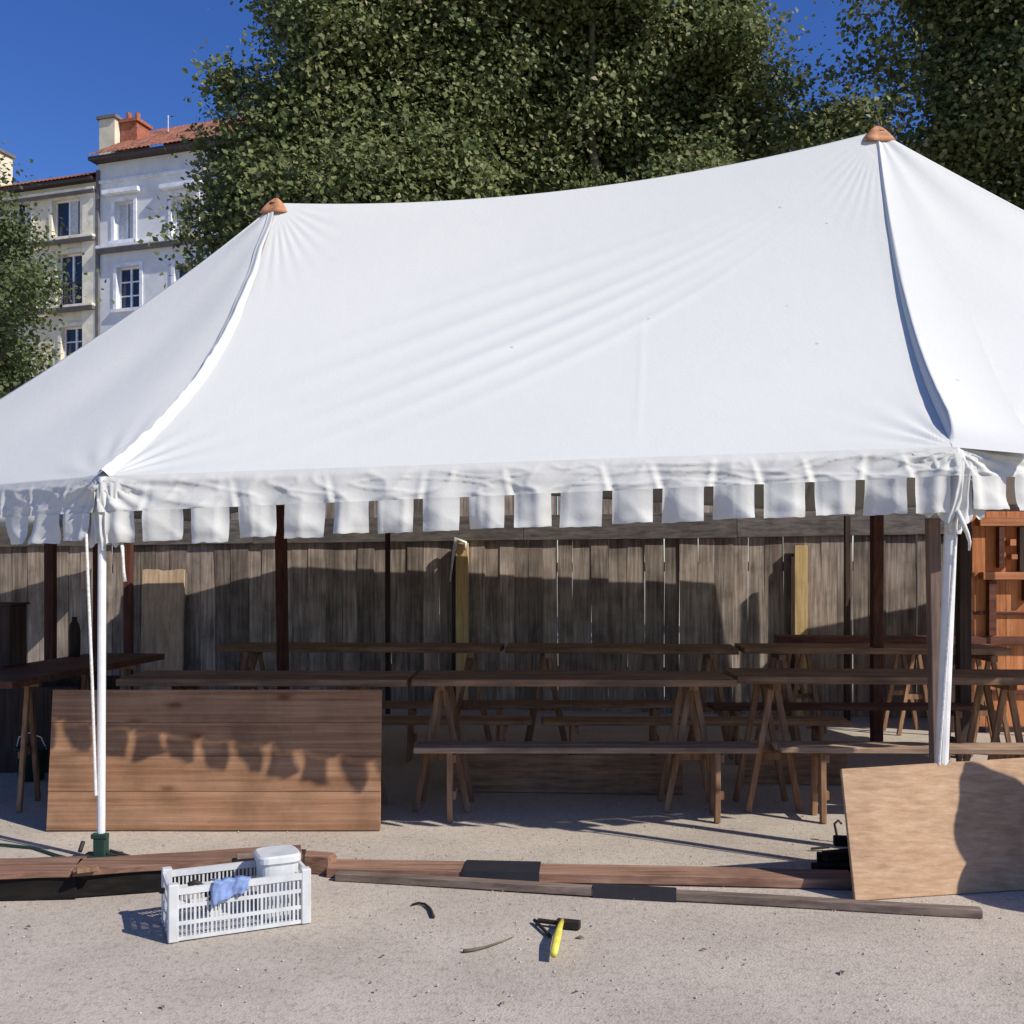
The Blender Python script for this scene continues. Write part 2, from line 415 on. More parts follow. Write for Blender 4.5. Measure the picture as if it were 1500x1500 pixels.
def sleeve(E, P, E0, E1, P0, P1, ucorner, hfun, wl, wr, name='seam_sleeve'):
    """raised rope sleeve along a hip: cross section left foot, crest, right foot"""
    mb = MB(); pts = [roof_pt(E0, E1, P0, P1, ucorner, t) for t in np.linspace(0, .985, 90)]
    def fn(a, t):
        i = min(int(t*89), 88); f = t*89-i
        p = lerp(pts[i], pts[i+1], f); d = (pts[i+1]-pts[i]).normalized()
        side = d.cross(Vector((0, -.6, .8))).normalized()       # points to the right along the front
        if side.x < 0: side = -side
        up = side.cross(d); up = up if up.z > 0 else -up
        crisp = wr > .1
        h = hfun(t)*(1+(.04 if crisp else .35)*noise.noise(Vector((t*26, 0, 5))))
        wob = 0 if crisp else .012*noise.noise(Vector((t*14, 2, 1)))
        wr_ = wr*min(1, (1-t)*2.2+.04)
        x = lerp(-wl, wr_, a)+wob
        sh = (max(0, 1+x/wl) if x < 0 else max(0, 1-x/wr_)**1.6) if crisp else math.exp(-((x-wob)/(wl*.55 if x < wob else wr*.5))**2)
        return p+side*x+up*(h*sh+.002)
    return mb.grid(28 if wr > .1 else 12, 120, fn).build(name, M['canvas'], tent, smooth=True)
sleeve(CL, PL, CL, CR, PL, PR, 0.0, lambda t: .044*(1-t)**.3*(.6+.4*math.sin(3*t+.4))+.008, .045, .06)
sleeve(CR, PR, CL, CR, PL, PR, 1.0, lambda t: .078*min(1, max(0, t-.03)/.07)**.6*(.16+.84*(1-t)**1.1), .014, .40)

# peak caps
for P in (PL, PR):
    mb = MB()
    def cp(u, v, P=P):
        a = u*2*math.pi; r = .115*v*(1+.18*math.sin(a*3+P.x)); slope = .62+.18*math.cos(a)*0
        return (P.x+r*math.cos(a)*1.0, P.y+r*math.sin(a)*.8, P.z+.045-(.055*v+.22*v*v*.3)-.03*abs(math.sin(a))*v)
    mb.grid(28, 6, cp)
    c = mb.build('peak_cap', M['cap'], tent, smooth=True, solid=.004)
    MB().tube([(P.x, P.y, P.z-.05), (P.x, P.y, P.z+.07)], .014, 8).build('pole_tip', M['darkpost'], c)

# valance band and flaps
gaps_front = [210, 280, 347, 415, 487, 550, 615, 682, 747, 815, 890, 963, 1037, 1110, 1184, 1257, 1330]
def u_of_px(A, B, px):
    k = (px-750)/1500
    return (k*A.y-A.x)/((B.x-A.x)-k*(B.y-A.y))
flap_mesh_n = 0
def valance(E0, E1, gaps, h0, h1, fl, seed, out):
    L = (E1-E0).length; d = (E1-E0).normalized(); o_ = Vector(out).normalized()
    def hb(u): return lerp(h0, h1, u)
    def band(u, v):
        p = lerp(E0, E1, u).copy(); z = hb(u)*v
        p.z -= z
        dl = u*L; dr = (1-u)*L
        w_ = .012*noise.noise(Vector((u*L*2.2+seed, v*1.5, seed)))
        rn = 1-abs(noise.noise(Vector((u*L*4.2+v*.7+seed, v*1.3, seed)))*2.2); w_ += .008*max(0, rn)**5
        rn = 1-abs(noise.noise(Vector((u*L*2.6-v*1.5+seed, v*2.4, seed+9)))*2.4); w_ += .007*max(0, rn)**6
        rn = 1-abs(noise.noise(Vector((u*L*6.0+v*1.2, v*.6, seed+20)))*3); w_ += .006*max(0, rn)**4
        for dd in (dl, dr):
            w_ += .013*math.sin(math.atan2(v*.25, dd+.02)*18+seed)*math.exp(-dd/.32)
        w_ += .005*math.sin(v*8+u*L*1.3+seed)*math.exp(-min(dl, dr)/.9)
        for gi, gg in enumerate(gaps):
            if gi % 2 == 0 or gi > len(gaps)*.6:
                dx = (u-gg)*L+.045*(1-v)*(1 if gi % 3 else -.5)
                if abs(dx) < .09: w_ += (.007+.011*(gi/len(gaps)))*math.exp(-abs(dx)/.016)*(.25+.75*v)-.010*math.exp(-((dx-.028)/.02)**2)*v
        ridge = .012*math.sin(u*L*25.1/ (1.0)) * v * .6
        p += o_*((w_+ridge)*min(1, v*4)+.03*v+.012*min(1, v*6)); p.z += .006*max(0, 1-v*8)
        return p
    n = int(L/.012)
    MB().grid(n, 20, band).build('valance_band', M['valance'], tent, smooth=True)
    edges = [0.0]+gaps+[1.0]; gw = .021/L*1.15
    for i in range(len(edges)-1):
        a = edges[i]+(gw if i else 0.045/L); b = edges[i+1]-(gw if i < len(edges)-2 else .045/L)
        if b <= a: continue
        rs = random.random()*50; ln = fl*random.uniform(.93, 1.06); sk = random.uniform(-.006, .006); cur = random.uniform(-.005, .02)
        crease = random.choice((-1, 1))*random.uniform(.5, 1.2); tw = random.uniform(-.015, .015)
        def fl_fn(u, v):
            uu = lerp(a, b, u); p = band(uu, 1.0).copy()
            p.z -= ln*v; p += d*(sk*v)
            w_ = cur*v*v+tw*v*(u-.5)*2+(.016-.05*abs((u-.5)*crease+(v-.5)*.9))*v*.8+.012*noise.noise(Vector((u*2.4+rs, v*2.4, 1)))*v+.0025*(1 if v > .9 else 0)
            p += o_*(w_+.004)
            p.z += .006*noise.noise(Vector((u*4+rs, 3, 1)))*v
            return p
        MB().grid(14, 14, fl_fn).build('valance_flap', M['valance'], tent, smooth=True)
gf = [u_of_px(CL, CR, p) for p in gaps_front]
valance(CL, CR, gf, .19, .14, .172, 1.0, (-.1, -1, 0))
nL = 11
valance(LL, CL, [i/nL for i in range(1, nL)], .17, .19, .15, 7.0, (-.57, -.82, 0))
nR = 14
valance(CR, RR, [i/nR for i in range(1, nR)], .14, .15, .172, 4.0, (.26, -.96, 0))

# bunched cloth at the two front corner poles
def gather(C, d0, d1, ext, drop, seed):
    d0 = Vector(d0).normalized(); d1 = Vector(d1).normalized(); outw = Vector((.12, -1, 0))
    def fn(u, v):
        a = u*2-1; d = d1 if a > 0 else d0; e = 1-abs(a)
        sp = ext*(1-.42*math.sin(math.pi*min(1, v*.9))**2*(1-e)-.12*v)
        p = C+d*(abs(a)*sp)
        warp = a+.16*math.sin(v*3.1+seed)*e+.10*noise.noise(Vector((a*2, v*2, seed)))
        pl = .6*math.sin(warp*13+seed)+.4*math.sin(warp*29+seed*2+v*2)
        amp = .020*min(1, v*2.2)*(.25+.75*e)
        p = p+outw*(.022*min(1, v*8)+.030*e*min(1, v*3)+amp*pl+.012*noise.noise(Vector((a*4, v*5, seed)))*v)
        p.z += -drop*v*(1-.16*abs(a)**2+.05*math.sin(warp*13+seed+1))+.004
        return p
    return MB().grid(120, 34, fn).build('corner_gather', M['valance'], tent, smooth=True)
gather(CL, LL-CL, CR-CL, .21, .375, 1.5)
gather(CR, CL-CR, RR-CR, .22, .36, 4.0)

# poles
def pole(p0, p1, r, name='pole'):
    return MB().tube([p0, p1], r, 14).build(name, M['white_paint'], tent, smooth=False)
lb = Vector((-2.175, 5.42, .06)); pole(lb, CL+Vector((0, .0, .0)), .021)
rb = Vector((2.105, 5.07, 0)); pole(rb, CR+Vector((0, .02, 0)), .031)
MB().tube([lerp(rb, CR, .27)+Vector((-.027, -.026, 0)), CR+Vector((-.01, -.04, -.30))], .008, 8).build('guy_rope', M['rope'], tent)
MB().tube([CL+Vector((-.065, -.05, -.30)), lerp(CL, lb, .55)+Vector((-.038, -.03, 0)), lb+Vector((-.02, -.02, .28))], .008, 8).build('guy_rope', M['rope'], tent)
for P, g_ in ((PL, Vector((-1.75, 8.1, 0))), (PR, Vector((2.85, 7.7, 0)))):
    pass
for P, px_, d_ in ((PL, 416, 8.6), (PR, 1284, 8.6)):
    b_ = at(px_, 829, d_); b_.z = 0
    MB().beam(b_, P, .085, .085, up=(0, 1, 0)).build('mast', M['redpost'], tent, bevel=.004)
MB().tube([(4.95, 9.2, 0), (4.95, 9.2, 2.1)], .025, 8).build('pole', M['darkpost'], tent)
MB().tube([(5.9, 6.0, 0), (5.9, 6.0, 2.15)], .025, 8).build('pole', M['white_paint'], tent)
MB().tube([(-4.9, 7.3, 0), (-4.9, 7.3, 2.0)], .025, 8).build('pole', M['white_paint'], tent)
# base plate with clamp on the left pole
bp = MB().box((-2.175, 5.42, .012), (.19, .13, .02)).box((-2.175, 5.42, .065), (.062, .062, .10)).box((-2.175, 5.405, .125), (.085, .04, .026))
bpo = bp.build('base_plate', M['green'], tent, bevel=.004)
MB().tube([(-2.12, 5.40, .05), (-1.98, 5.37, .02)], .008, 8).build('clamp_bolt', M['iron'], bpo)
MB().tube([(-2.27, 5.38, .05), (-2.27, 5.42, .09)], .012, 8).build('clamp_bolt', M['iron'], bpo)
# knotted ties
def tie(pts, r=.007): return MB().tube(pts, r, 7).build('tie_cord', M['rope'], tent, smooth=True)
tie([at(178, 790, 5.38), at(180, 815, 5.37), at(181, 835, 5.38), at(183, 852, 5.38)], [.012, .008, .008, .010])
kb = [CR+Vector((-.012, -.05, -.31)), CR+Vector((.0, -.07, -.36)), CR+Vector((.03, -.06, -.42)), CR+Vector((.05, -.04, -.46)), CR+Vector((.052, -.03, -.50))]
tie(kb, [.010, .013, .010, .008, .005])
MB().lathe(CR+Vector((-.004, .01, -.42)), [(.031, .0), (.038, .02), (.034, .04), (.04, .055), (.033, .075)], 12).build('tie_knot', M['rope'], tent, smooth=True)
# thin dark green tube on the gravel at the left
sp = [gnd(-40, 1236), gnd(10, 1240), gnd(50, 1244), gnd(80, 1254), gnd(112, 1263)]
o = MB().tube([p+Vector((0, 0, .008)) for p in sp], .008, 8).build('dark_tube', M['green'], smooth=True)
tag(o, 'thin dark green tube lying on gravel left of the pole foot', 'dark_tube')

# ------------------------------------------------------------------ small canopy behind on the left
can = thing('small_canopy', 'small white canopy on dark posts behind the left end of the big tent', 'tent', (-5.9, 10.4, 0))
cx0, cx1, cy0, cy1, cz = -7.6, -4.22, 9.4, 11.38, 2.13
apex = Vector(((cx0+cx1)/2, (cy0+cy1)/2, 2.85))
cc = [Vector((cx0, cy0, cz)), Vector((cx1, cy0, cz)), Vector((cx1, cy1, cz)), Vector((cx0, cy1, cz))]
for i in range(4):
    A, B = cc[i], cc[(i+1) % 4]
    MB().grid(8, 8, lambda u, v: lerp(lerp(A, B, u), apex, v)-Vector((0, 0, .12*math.sin(math.pi*v)))).build('canvas_panel', M['canvas'], can, smooth=True, solid=.003)
    MB().grid(16, 2, lambda u, v: lerp(A, B, u)-Vector((0, 0, .22*v))+Vector((.01*math.sin(u*30), .01*math.sin(u*25), 0))).build('valance', M['valance'], can, smooth=True, solid=.003)
for c in cc: MB().box((c.x-.03*np.sign(c.x+5.9), c.y-.03*np.sign(c.y-10.4), cz/2), (.085, .085, cz)).build('post', M['redpost'], can, bevel=.004)

# ------------------------------------------------------------------ plank fence
def fence_y(x): return 11.7-.145*(x+4.25)
fdir = Vector((1, -.145, 0)).normalized(); fang = math.atan2(-.145, 1)
fence = thing('plank_fence', 'weathered grey vertical plank fence standing behind the tables', 'fence', (0, fence_y(0), 0))
Mf = Matrix.Rotation(fang, 3, 'Z')
plank_meshes = []
for k in range(5):
    wd = .185
    me_o = MB()
    bmh = 2.80
    me_o.v = []; me_o.grid(1, 8, lambda u, v: (0, 0, 0)); me_o.v = []; me_o.f = []
    sx = random.uniform(-.006, .006)
    for j in range(7):
        z = bmh*j/6; s_ = .004*math.sin(j*1.7+k)
        for x, y in ((-wd/2, -.011), (wd/2, -.011), (wd/2, .011), (-wd/2, .011)):
            me_o.v.append(Vector((x+s_, y+.004*math.sin(j+k*2), z)))
    for j in range(6):
        for q in range(4):
            q2 = (q+1) % 4; me_o.f.append((j*4+q, j*4+q2, j*4+4+q2, j*4+4+q))
    me_o.f.append((3, 2, 1, 0)); me_o.f.append((24, 25, 26, 27))
    me = bpy.data.meshes.new('plank'); me.from_pydata([tuple(v) for v in me_o.v], [], me_o.f); me.update(); me.materials.append(M['fence'])
    plank_meshes.append(me)
x = -8.6; i = 0
while x < 4.9:
    sc = random.uniform(.82, 1.12); wd = .185*sc
    o = bpy.data.objects.new('plank', random.choice(plank_meshes)); COL.objects.link(o); o.parent = fence
    xc = x+wd/2*fdir.x
    o.location = Vector((xc, fence_y(xc)+random.uniform(-.006, .006), random.uniform(-.015, .0)))-fence.location
    o.rotation_euler = (0, random.gauss(0, .0035), fang+random.gauss(0, .02)); o.scale = (sc, 1, 1)
    x += (wd+random.choice((-.003, -.003, -.002, -.002, -.001, -.001, .001, .0035)))*fdir.x
    i += 1
def frail(x0, x1, z0, z1, hh, dy, th, mat):
    a = Vector((x0, fence_y(x0)+dy, z0)); b = Vector((x1, fence_y(x1)+dy, z1))
    return MB().beam(a, b, th, hh).build('rail', mat, fence, bevel=.003)
def zr(x): return lerp(1.774, 1.855, (x+4.25)/8.27)
seg = [-8.6, -5.4, -2.9, .12, 2.35, 4.85]
for i in range(5):
    frail(seg[i]+.003, seg[i+1]-.003, zr(seg[i])+.145, zr(seg[i+1])+.145+random.uniform(-.008, .008), .27, -.032, .036, M['fascia'])
frail(-8.6, 4.0, .42, .42, .10, .04, .04, M['fascia']); frail(-8.6, 4.0, 1.5, 1.55, .10, .04, .04, M['fascia'])
for x in np.arange(-8.4, 4.1, 2.48):
    MB().box((x, fence_y(x)+.10, 1.05), (.09, .09, 2.1), Mf).build('post', M['darkpost'], fence)

# ------------------------------------------------------------------ uprights
def post(px, d, wpx, ztop, mat, label, zb=0, name='wooden_post', px_top=None):
    base = at(px, 829, d); w_ = wpx*d/1500; base.z = 0
    t_ = base.copy() if px_top is None else at(px_top, 829, d); t_.z = ztop
    base.z = zb
    o = MB().beam(base, t_, w_, w_, up=(0, 1, 0)).build(name, mat, bevel=.004)
    return tag(o, label, 'post')
post(568, 10.75, 7, 2.0, M['darkpost'], 'thin dark post close to the fence, left of the batten with the tied cord')
post(1241, 10.2, 8, 2.05, M['darkpost'], 'thin dark post between the bare yellow batten and the right tent mast')
post(1375, 5.4, 17, 1.80, M['brownpost'], 'worn pinkish brown post just left of the right white pole', px_top=1366)
post(1411, 8.3, 17, 2.3, M['darkpost'], 'dark maroon post just right of the right white pole')
post(1394, 9.6, 14, 2.2, M['darkpost'], 'dark post behind the right white pole, at the fence end')
post(141, 9.2, 8, 2.2, M['redpost'], 'slim reddish post seen just left of the left white pole')
def batten(px, label, ztop, zb=.0, wpx=18, dy=.075):
    k = (px-750)/1500; y = (11.7-.616)/(1+.145*k)-dy; x = k*y
    b = thing('yellow_batten', label, 'batten', (x, y, 0), 0, 'new pine battens at the fence')
    MB().box((x, y, (ztop+zb)/2), (wpx*y/1500, .05, ztop-zb), Mf).build('batten_board', M['yellow'], b, bevel=.003)
    MB().box((x-wpx*y/3000-.022, y+.004, (ztop+zb)/2-.06), (.04, .035, ztop-zb-.12), Mf).build('backing_strip', M['darkpost'], b, bevel=.003)
    return b, x, y
b1, bx, by = batten(677, 'new yellow pine batten with a white cord tied round its top', 1.80)
MB().tube([(bx-.13, by-.02, 1.38), (bx-.09, by-.05, 1.7), (bx-.06, by-.06, 1.84), (bx+.04, by-.06, 1.80), (bx+.03, by-.05, 1.72)], [.008, .016, .03, .02, .012], 8).build('tie_cord', M['rope'], b1, smooth=True)
b2, bx2, by2 = batten(1173, 'bare new yellow pine batten below the right half of the valance', 1.76)
# arched board leaning at the fence
x0, x1 = at(205, 0, 11.45).x, at(266, 0, 11.45).x
mb = MB(); prof = []
for i in range(13):
    u = i/12; prof.append((lerp(x0, x1, u), 1.505+.008*math.sin(u*9)+.004*math.sin(u*23)))
n = len(prof); y0 = 11.44
for y in (y0, y0+.05):
    for (x, z) in prof: mb.v.append(Vector((x, y+(z-0)*.06, z)))
    for (x, z) in prof: mb.v.append(Vector((x, y, 0)))
for i in range(n-1):
    mb.f.append((n+i, n+i+1, i+1, i)); mb.f.append((2*n+i, 2*n+i+1, 3*n+i+1, 3*n+i)); mb.f.append((i, i+1, 2*n+i+1, 2*n+i))
mb.f.append((0, 2*n, 3*n, n)); mb.f.append((n-1, 2*n-1, 4*n-1, 3*n-1))
tag(mb.build('slab_board', wood('pale_slab', (.38, .26, .16), (.56, .40, .26), (.66, .51, .36), 'z', .8, .3, .1)), 'wide pale wooden slab leaning upright against the fence at left', 'board')

# ------------------------------------------------------------------ trestle tables
def make_trestle(H):
    t = thing('trestle', 'x', 'trestle', (0, 0, 0))
    for y in (-.15, .15):
        for s in (-1, 1):
            MB().beam((s*.018, y, H-.05), (s*.165, y, 0), .038, .028, up=(0, 1, 0)).build('leg', M['leg'], t, bevel=.003)
        MB().beam((-.105, y+.024, H*.42), (.105, y+.024, H*.42), .012, .045).build('cross_brace', M['leg'], t)
    MB().box((0, 0, H-.028), (.055, .44, .05)).build('top_beam', M['leg'], t, bevel=.003)
    return t
trestle0 = make_trestle(.825); used_t = [False]
def put_trestle(x, y, rz, label, dark=False):
    t = trestle0 if not used_t[0] else copy_tree(trestle0)
    used_t[0] = True
    t.location = (x, y, 0); t.rotation_euler = (0, 0, rz); t['label'] = label; t['category'] = 'trestle'; t['group'] = 'folding A-frame trestles under the tables'
    return t
def tabletop(p0, p1, depth, z, th, mat, label, boards=2, name='tabletop', group='long wooden table boards', cat='table board'):
    p0 = Vector((p0[0], p0[1], 0)); p1 = Vector((p1[0], p1[1], 0)); d = (p1-p0).normalized(); nb = Vector((-d.y, d.x, 0))
    t = thing(name, label, cat, (p0+p1)/2, 0, group)
    for k in range(boards):
        c = nb*(depth*(k+.5)/boards); w_ = depth/boards-.006
        a = p0+c+Vector((0, 0, z-th/2+random.uniform(-.002, .002)))+d*random.uniform(0, .02)
        b = p1+c+Vector((0, 0, z-th/2))+d*random.uniform(-.02, 0)
        MB().beam(a, b, w_, th).build('plank', mat, t, bevel=.003)
    return t
sk = -.06
ta = tabletop((-2.40, 6.17), (-.62, 6.13), .52, .868, .042, M['table'], 'front table board at left, resting above the big pine panel')
tb = tabletop((-.61, 6.17), (1.35, 6.12), .52, .868, .042, M['table'], 'front table board in the middle, between two trestles behind the long bench')
tc = tabletop((1.36, 6.22), (4.0, 6.10), .52, .878, .045, M['table'], 'front table board at right, passing behind the right white pole')
def leg_at(px, d): return (px-750)/1500*d
H = .826
for px, d, lab in ((650, 6.55, 'A-frame trestle under the middle front table, nearest the pine panel'),
                   (1013, 6.5, 'A-frame trestle under the middle front table at the right end of the bench'),
                   (1130, 6.5, 'A-frame trestle at the left end of the right front table'),
                   (1475, 6.45, 'A-frame trestle at the right edge in front of the orange stall'),
                   (250, 6.6, 'trestle hidden behind the big pine panel')):
    if px == 250: continue
    put_trestle(leg_at(px, d), 6.61, random.uniform(-.06, .06), lab)
t_ = put_trestle(leg_at(270, 6.5), 6.55, 0, 'A-frame trestle behind the left part of the pine panel')
t_ = put_trestle(leg_at(520, 6.5), 6.55, 0, 'A-frame trestle behind the right end of the pine panel')
# back row
tabletop((leg_at(318, 8.75), 8.75), (leg_at(735, 8.65), 8.65), .5, .862, .05, M['table'], 'back table board at left, crossing the left tent mast')
tabletop((leg_at(737, 8.65), 8.65), (leg_at(1085, 8.5), 8.5), .5, .862, .05, M['table'], 'back table board in the middle, before the shaded fence')
tabletop((leg_at(1088, 8.42), 8.42), (leg_at(1487, 8.3), 8.3), .5, .878, .05, M['table'], 'back table board at right, ending before the orange stall')
tabletop((leg_at(1140, 9.5), 9.5), (leg_at(1520, 9.3)-.45, 9.3), .3, .895, .075, M['redwood'], 'red-brown board behind the back table, at the right', 1)
for px, d in ((370, 8.9), (690, 8.85), (800, 8.8), (1040, 8.7), (1140, 8.65), (1440, 8.5)):
    put_trestle(leg_at(px, d), d, random.uniform(-.1, .1), {370: 'trestle under the left end of the left back table', 690: 'trestle under the right end of the left back table', 800: 'trestle under the left end of the middle back table', 1040: 'trestle under the right end of the middle back table', 1140: 'trestle under the left end of the right back table', 1440: 'trestle under the right end of the back table before the orange stall'}[px])
for px, d in ((1170, 9.6), (1330, 9.55)):
    put_trestle(leg_at(px, d), d, .1, {1170: 'trestle under the left end of the red-brown board', 1330: 'trestle under the right part of the red-brown board'}[px])
# left table running away from the camera
tabletop((-2.98, 6.1), (-2.72, 8.05), .62, .862, .045, M['redwood'], 'dark table board at the left running towards the fence')
put_trestle(-3.27, 6.6, math.pi/2+.1, 'trestle under the near end of the dark left table')
put_trestle(-3.05, 7.7, math.pi/2+.1, 'trestle under the far end of the dark left table')

# ------------------------------------------------------------------ benches
def bench(x0, x1, d, z, legs, label, mat='bench', dep=.24, dy=0.0):
    t = thing('bench', label, 'bench', ((x0+x1)/2, d, 0), 0, 'long wooden benches')
    m = M[mat]
    for k in (0, 1):
        MB().beam((x0+random.uniform(0, .02), d+dep*(k*.5+.25), z-.016), (x1-random.uniform(0, .02), d+dep*(k*.5+.25)+dy, z-.016), dep/2-.005, .034).build('seat_board', m, t, bevel=.004)
    for lx in legs:
        f = (lx-x0)/(x1-x0)*dy
        for yy, s in ((.045, -1), (dep-.045, 1)):
            MB().beam((lx, d+yy+f, z-.036), (lx+random.uniform(-.01, .01), d+yy+s*.03+f, 0), .034, .042, up=(0, 1, 0)).build('leg', M['leg'], t, bevel=.003)
        MB().beam((lx+.028, d+.03+f, .16), (lx+.028, d+dep-.03+f, .16), .02, .05).build('cross_brace', M['leg'], t)
        MB().beam((lx+.028, d+.03+f, z-.07), (lx+.028, d+dep-.03+f, z-.07), .02, .05).build('cross_brace', M['leg'], t)
    return t
D = 6.17
bench(leg_at(605, D), leg_at(1113, D), D, .452, (leg_at(658, D), leg_at(1053, D)), 'long bench in front of the middle table')
bench(leg_at(1143, D), leg_at(1143, D)+2.15, D, .456, (leg_at(1207, D), leg_at(1143, D)+1.85), 'bench at right whose far end passes behind the leaning plywood', dy=-.1)
D = 7.25
bench(leg_at(792, D), leg_at(1250, D), D, .45, (leg_at(840, D), leg_at(1205, D)), 'thin-looking bench behind the middle table, second row of benches', 'table')
bench(leg_at(330, D), leg_at(782, D), D, .455, (leg_at(400, D), leg_at(735, D)), 'bench of the second row partly hidden by the pine panel', 'table')
D = 8.15
bench(leg_at(690, D), leg_at(1005, D), D, .45, (leg_at(730, D), leg_at(960, D)), 'bench just before the back table, in the middle', 'table')
bench(leg_at(330, D), leg_at(640, D), D, .445, (leg_at(380, D), leg_at(600, D)), 'bench just before the back table, left of the middle one', 'table')
D = 8.0
bench(leg_at(1042, D), leg_at(1450, D), D, .452, (leg_at(1080, D), leg_at(1405, D)), 'bench just before the back table, at the right', 'redwood')
# board on edge behind the front bench
o = MB().beam((leg_at(660, 7.05), 7.05, .13), (leg_at(1000, 6.95), 6.95, .13), .03, .26).build('edge_board', M['table'], bevel=.003)
tag(o, 'brown board standing on its long edge in the shade behind the front bench', 'board')
o = MB().beam((leg_at(1085, 7.3), 7.3, .16), (leg_at(1240, 7.25), 7.25, .15), .03, .30).build('edge_board', M['table'], bevel=.003)
tag(o, 'short dark red board on edge behind the right bench', 'board')

# ------------------------------------------------------------------ big pine panel
pan = thing('pine_panel', 'large reddish pine panel of four boards standing on edge under the left table', 'panel', (-1.75, 6.03, 0))
zs = [0, .225, .428, .622, .815]; tx0, tx1 = -2.725, -.772
for k in range(4):
    z0, z1 = zs[k]+.0005, zs[k+1]-.0005
    yy = lerp(6.0, 6.09, (z0+z1)/2/.82)+random.uniform(-.002, .002)
    MB().box(((tx0+tx1)/2, yy, (z0+z1)/2), (tx1-tx0, .024, z1-z0), Matrix.Rotation(-.11, 3, 'X')).build('board', M['panel'], pan, bevel=.0012)
for xx in (tx0+.25, tx1-.25):
    MB().box((xx, 6.075, .40), (.07, .022, .76), Matrix.Rotation(-.11, 3, 'X')).build('batten', M['leg'], pan)

# ------------------------------------------------------------------ leaning plywood at right
A0 = Vector((1.588, 4.735, 0)); A1 = A0+Vector((1.25, .245, 0)); up_ = Vector((-.005, .185, .575)); up2 = Vector((.03, .19, .60))
ply = MB(); nrm = (A1-A0).cross(up_).normalized()*.018
def pf(u, v): return lerp(A0, A1, u)+lerp(up_, up2, u)*v
q = [pf(0, 0), pf(1, 0), pf(1, 1), pf(0, 1)]
ply.v = q+[p-nrm for p in q]; ply.f = [(0, 1, 2, 3), (7, 6, 5, 4), (0, 4, 5, 1), (1, 5, 6, 2), (2, 6, 7, 3), (3, 7, 4, 0)]
tag(ply.build('plywood_board', M['ply'], bevel=.002), 'pale plywood board leaning back against the foot of the right white pole', 'board')

# ------------------------------------------------------------------ planks lying on the gravel
def ground_plank(a, b, width, th, z, mat, label, name='lying_plank', cat='plank', bands=(), group='planks lying on the gravel before the tent'):
    a = Vector((a.x, a.y, 0)); b = Vector((b.x, b.y, 0)); d = (b-a).normalized(); nb = Vector((-d.y, d.x, 0))
    t = thing(name, label, cat, (a+b)/2, 0, group)
    o = Vector((0, 0, z+th/2))
    n_ = 10
    mb = MB()
    for i in range(n_+1):
        p = lerp(a, b, i/n_)+Vector((0, 0, z)); wv = .004*math.sin(i*1.3+a.x)
        for (yy, zz) in ((0, 0), (width, 0), (width, th), (0, th)): mb.v.append(p+nb*(yy+wv)+Vector((0, 0, zz)))
    for i in range(n_):
        for k in range(4):
            k2 = (k+1) % 4; mb.f.append((i*4+k, i*4+4+k, i*4+4+k2, i*4+k2))
    mb.f.append((0, 1, 2, 3)); mb.f.append((n_*4+3, n_*4+2, n_*4+1, n_*4))
    mb.build('board', mat, t, bevel=.003)
    for (u0, u1) in bands:
        p0, p1 = lerp(a, b, u0), lerp(a, b, u1)
        MB().beam(p0+nb*width/2+o, p1+nb*width/2+o, width+.012, th+.012).build('metal_band', M['tape'], t)
    return t
def fr(pa, pb, px):
    k = (px-750)/1500; return (k*pa.y-pa.x)/((pb.x-pa.x)-k*(pb.y-pa.y))
a, b = gnd(478, 1285), gnd(1255, 1303)
ground_plank(a, b, .17, .045, .0, M['lying'], 'thick brown plank on the gravel, the farther of the two long ones', bands=[(fr(a, b, 677), fr(a, b, 790))])
a, b = gnd(492, 1288), gnd(1440, 1346)
b_ = a+(b-a)
ground_plank(a+Vector((0, -.03, 0)), b_, .055, .038, 0, M['lyinggrey'], 'narrow greyish batten on the gravel, the nearer of the two long ones', bands=[(fr(a, b, 868), fr(a, b, 990))])
a, b = gnd(-140, 1294, .1), gnd(103, 1287, .1)
ground_plank(a, b, .25, .03, .105, M['lying'], 'left raised plank on blocks, its pale end near the pole foot', cat='plank')
a2, b2 = gnd(106, 1286, .1), gnd(443, 1263, .1)
ground_plank(a2, b2, .20, .03, .105, M['lying'], 'raised reddish plank behind the white crate', cat='plank')
mb = MB()  # near-black strips standing in for the shade under the raised planks
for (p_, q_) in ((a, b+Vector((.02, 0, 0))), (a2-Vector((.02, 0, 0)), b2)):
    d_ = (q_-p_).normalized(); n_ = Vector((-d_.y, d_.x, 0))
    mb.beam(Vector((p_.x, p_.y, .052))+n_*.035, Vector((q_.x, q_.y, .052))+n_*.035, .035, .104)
tag(mb.build('plank_shade', M['dark_wood_shade'], bevel=.003), 'dark strip painted in for the shade under the raised planks at the left', 'shade_strip')
pl_blocks = []
for px, py, lab in ((-60, 1284, 'wooden block under the far left raised plank'), (98, 1277, 'wooden block where the two raised planks meet'), (405, 1262, 'wooden block under the right end of the raised plank')):
    p = gnd(px, py, .1)
    o = MB().box((p.x, p.y+.14, .052), (.22, .12, .104), Matrix.Rotation(.1, 3, 'Z')).build('support_block', M['darkpost'], bevel=.004)
    tag(o, lab, 'block', 'blocks under the raised planks')
p = gnd(418, 1275)
o = MB().box((p.x+.14, p.y-.01, .045), (.22, .09, .09), Matrix.Rotation(-.25, 3, 'Z')).build('wood_offcut', M['lying'], bevel=.004)
tag(o, 'short wood offcut lying just behind the right end of the crate', 'offcut')
o = MB().beam(gnd(392, 1256, .14)+Vector((0, .02, .012)), gnd(345, 1260, .14)+Vector((0, .02, .012)), .03, .024).build('wood_stick', M['lyinggrey'], bevel=.002)
tag(o, 'small stick of wood lying on top of the raised reddish plank', 'stick')
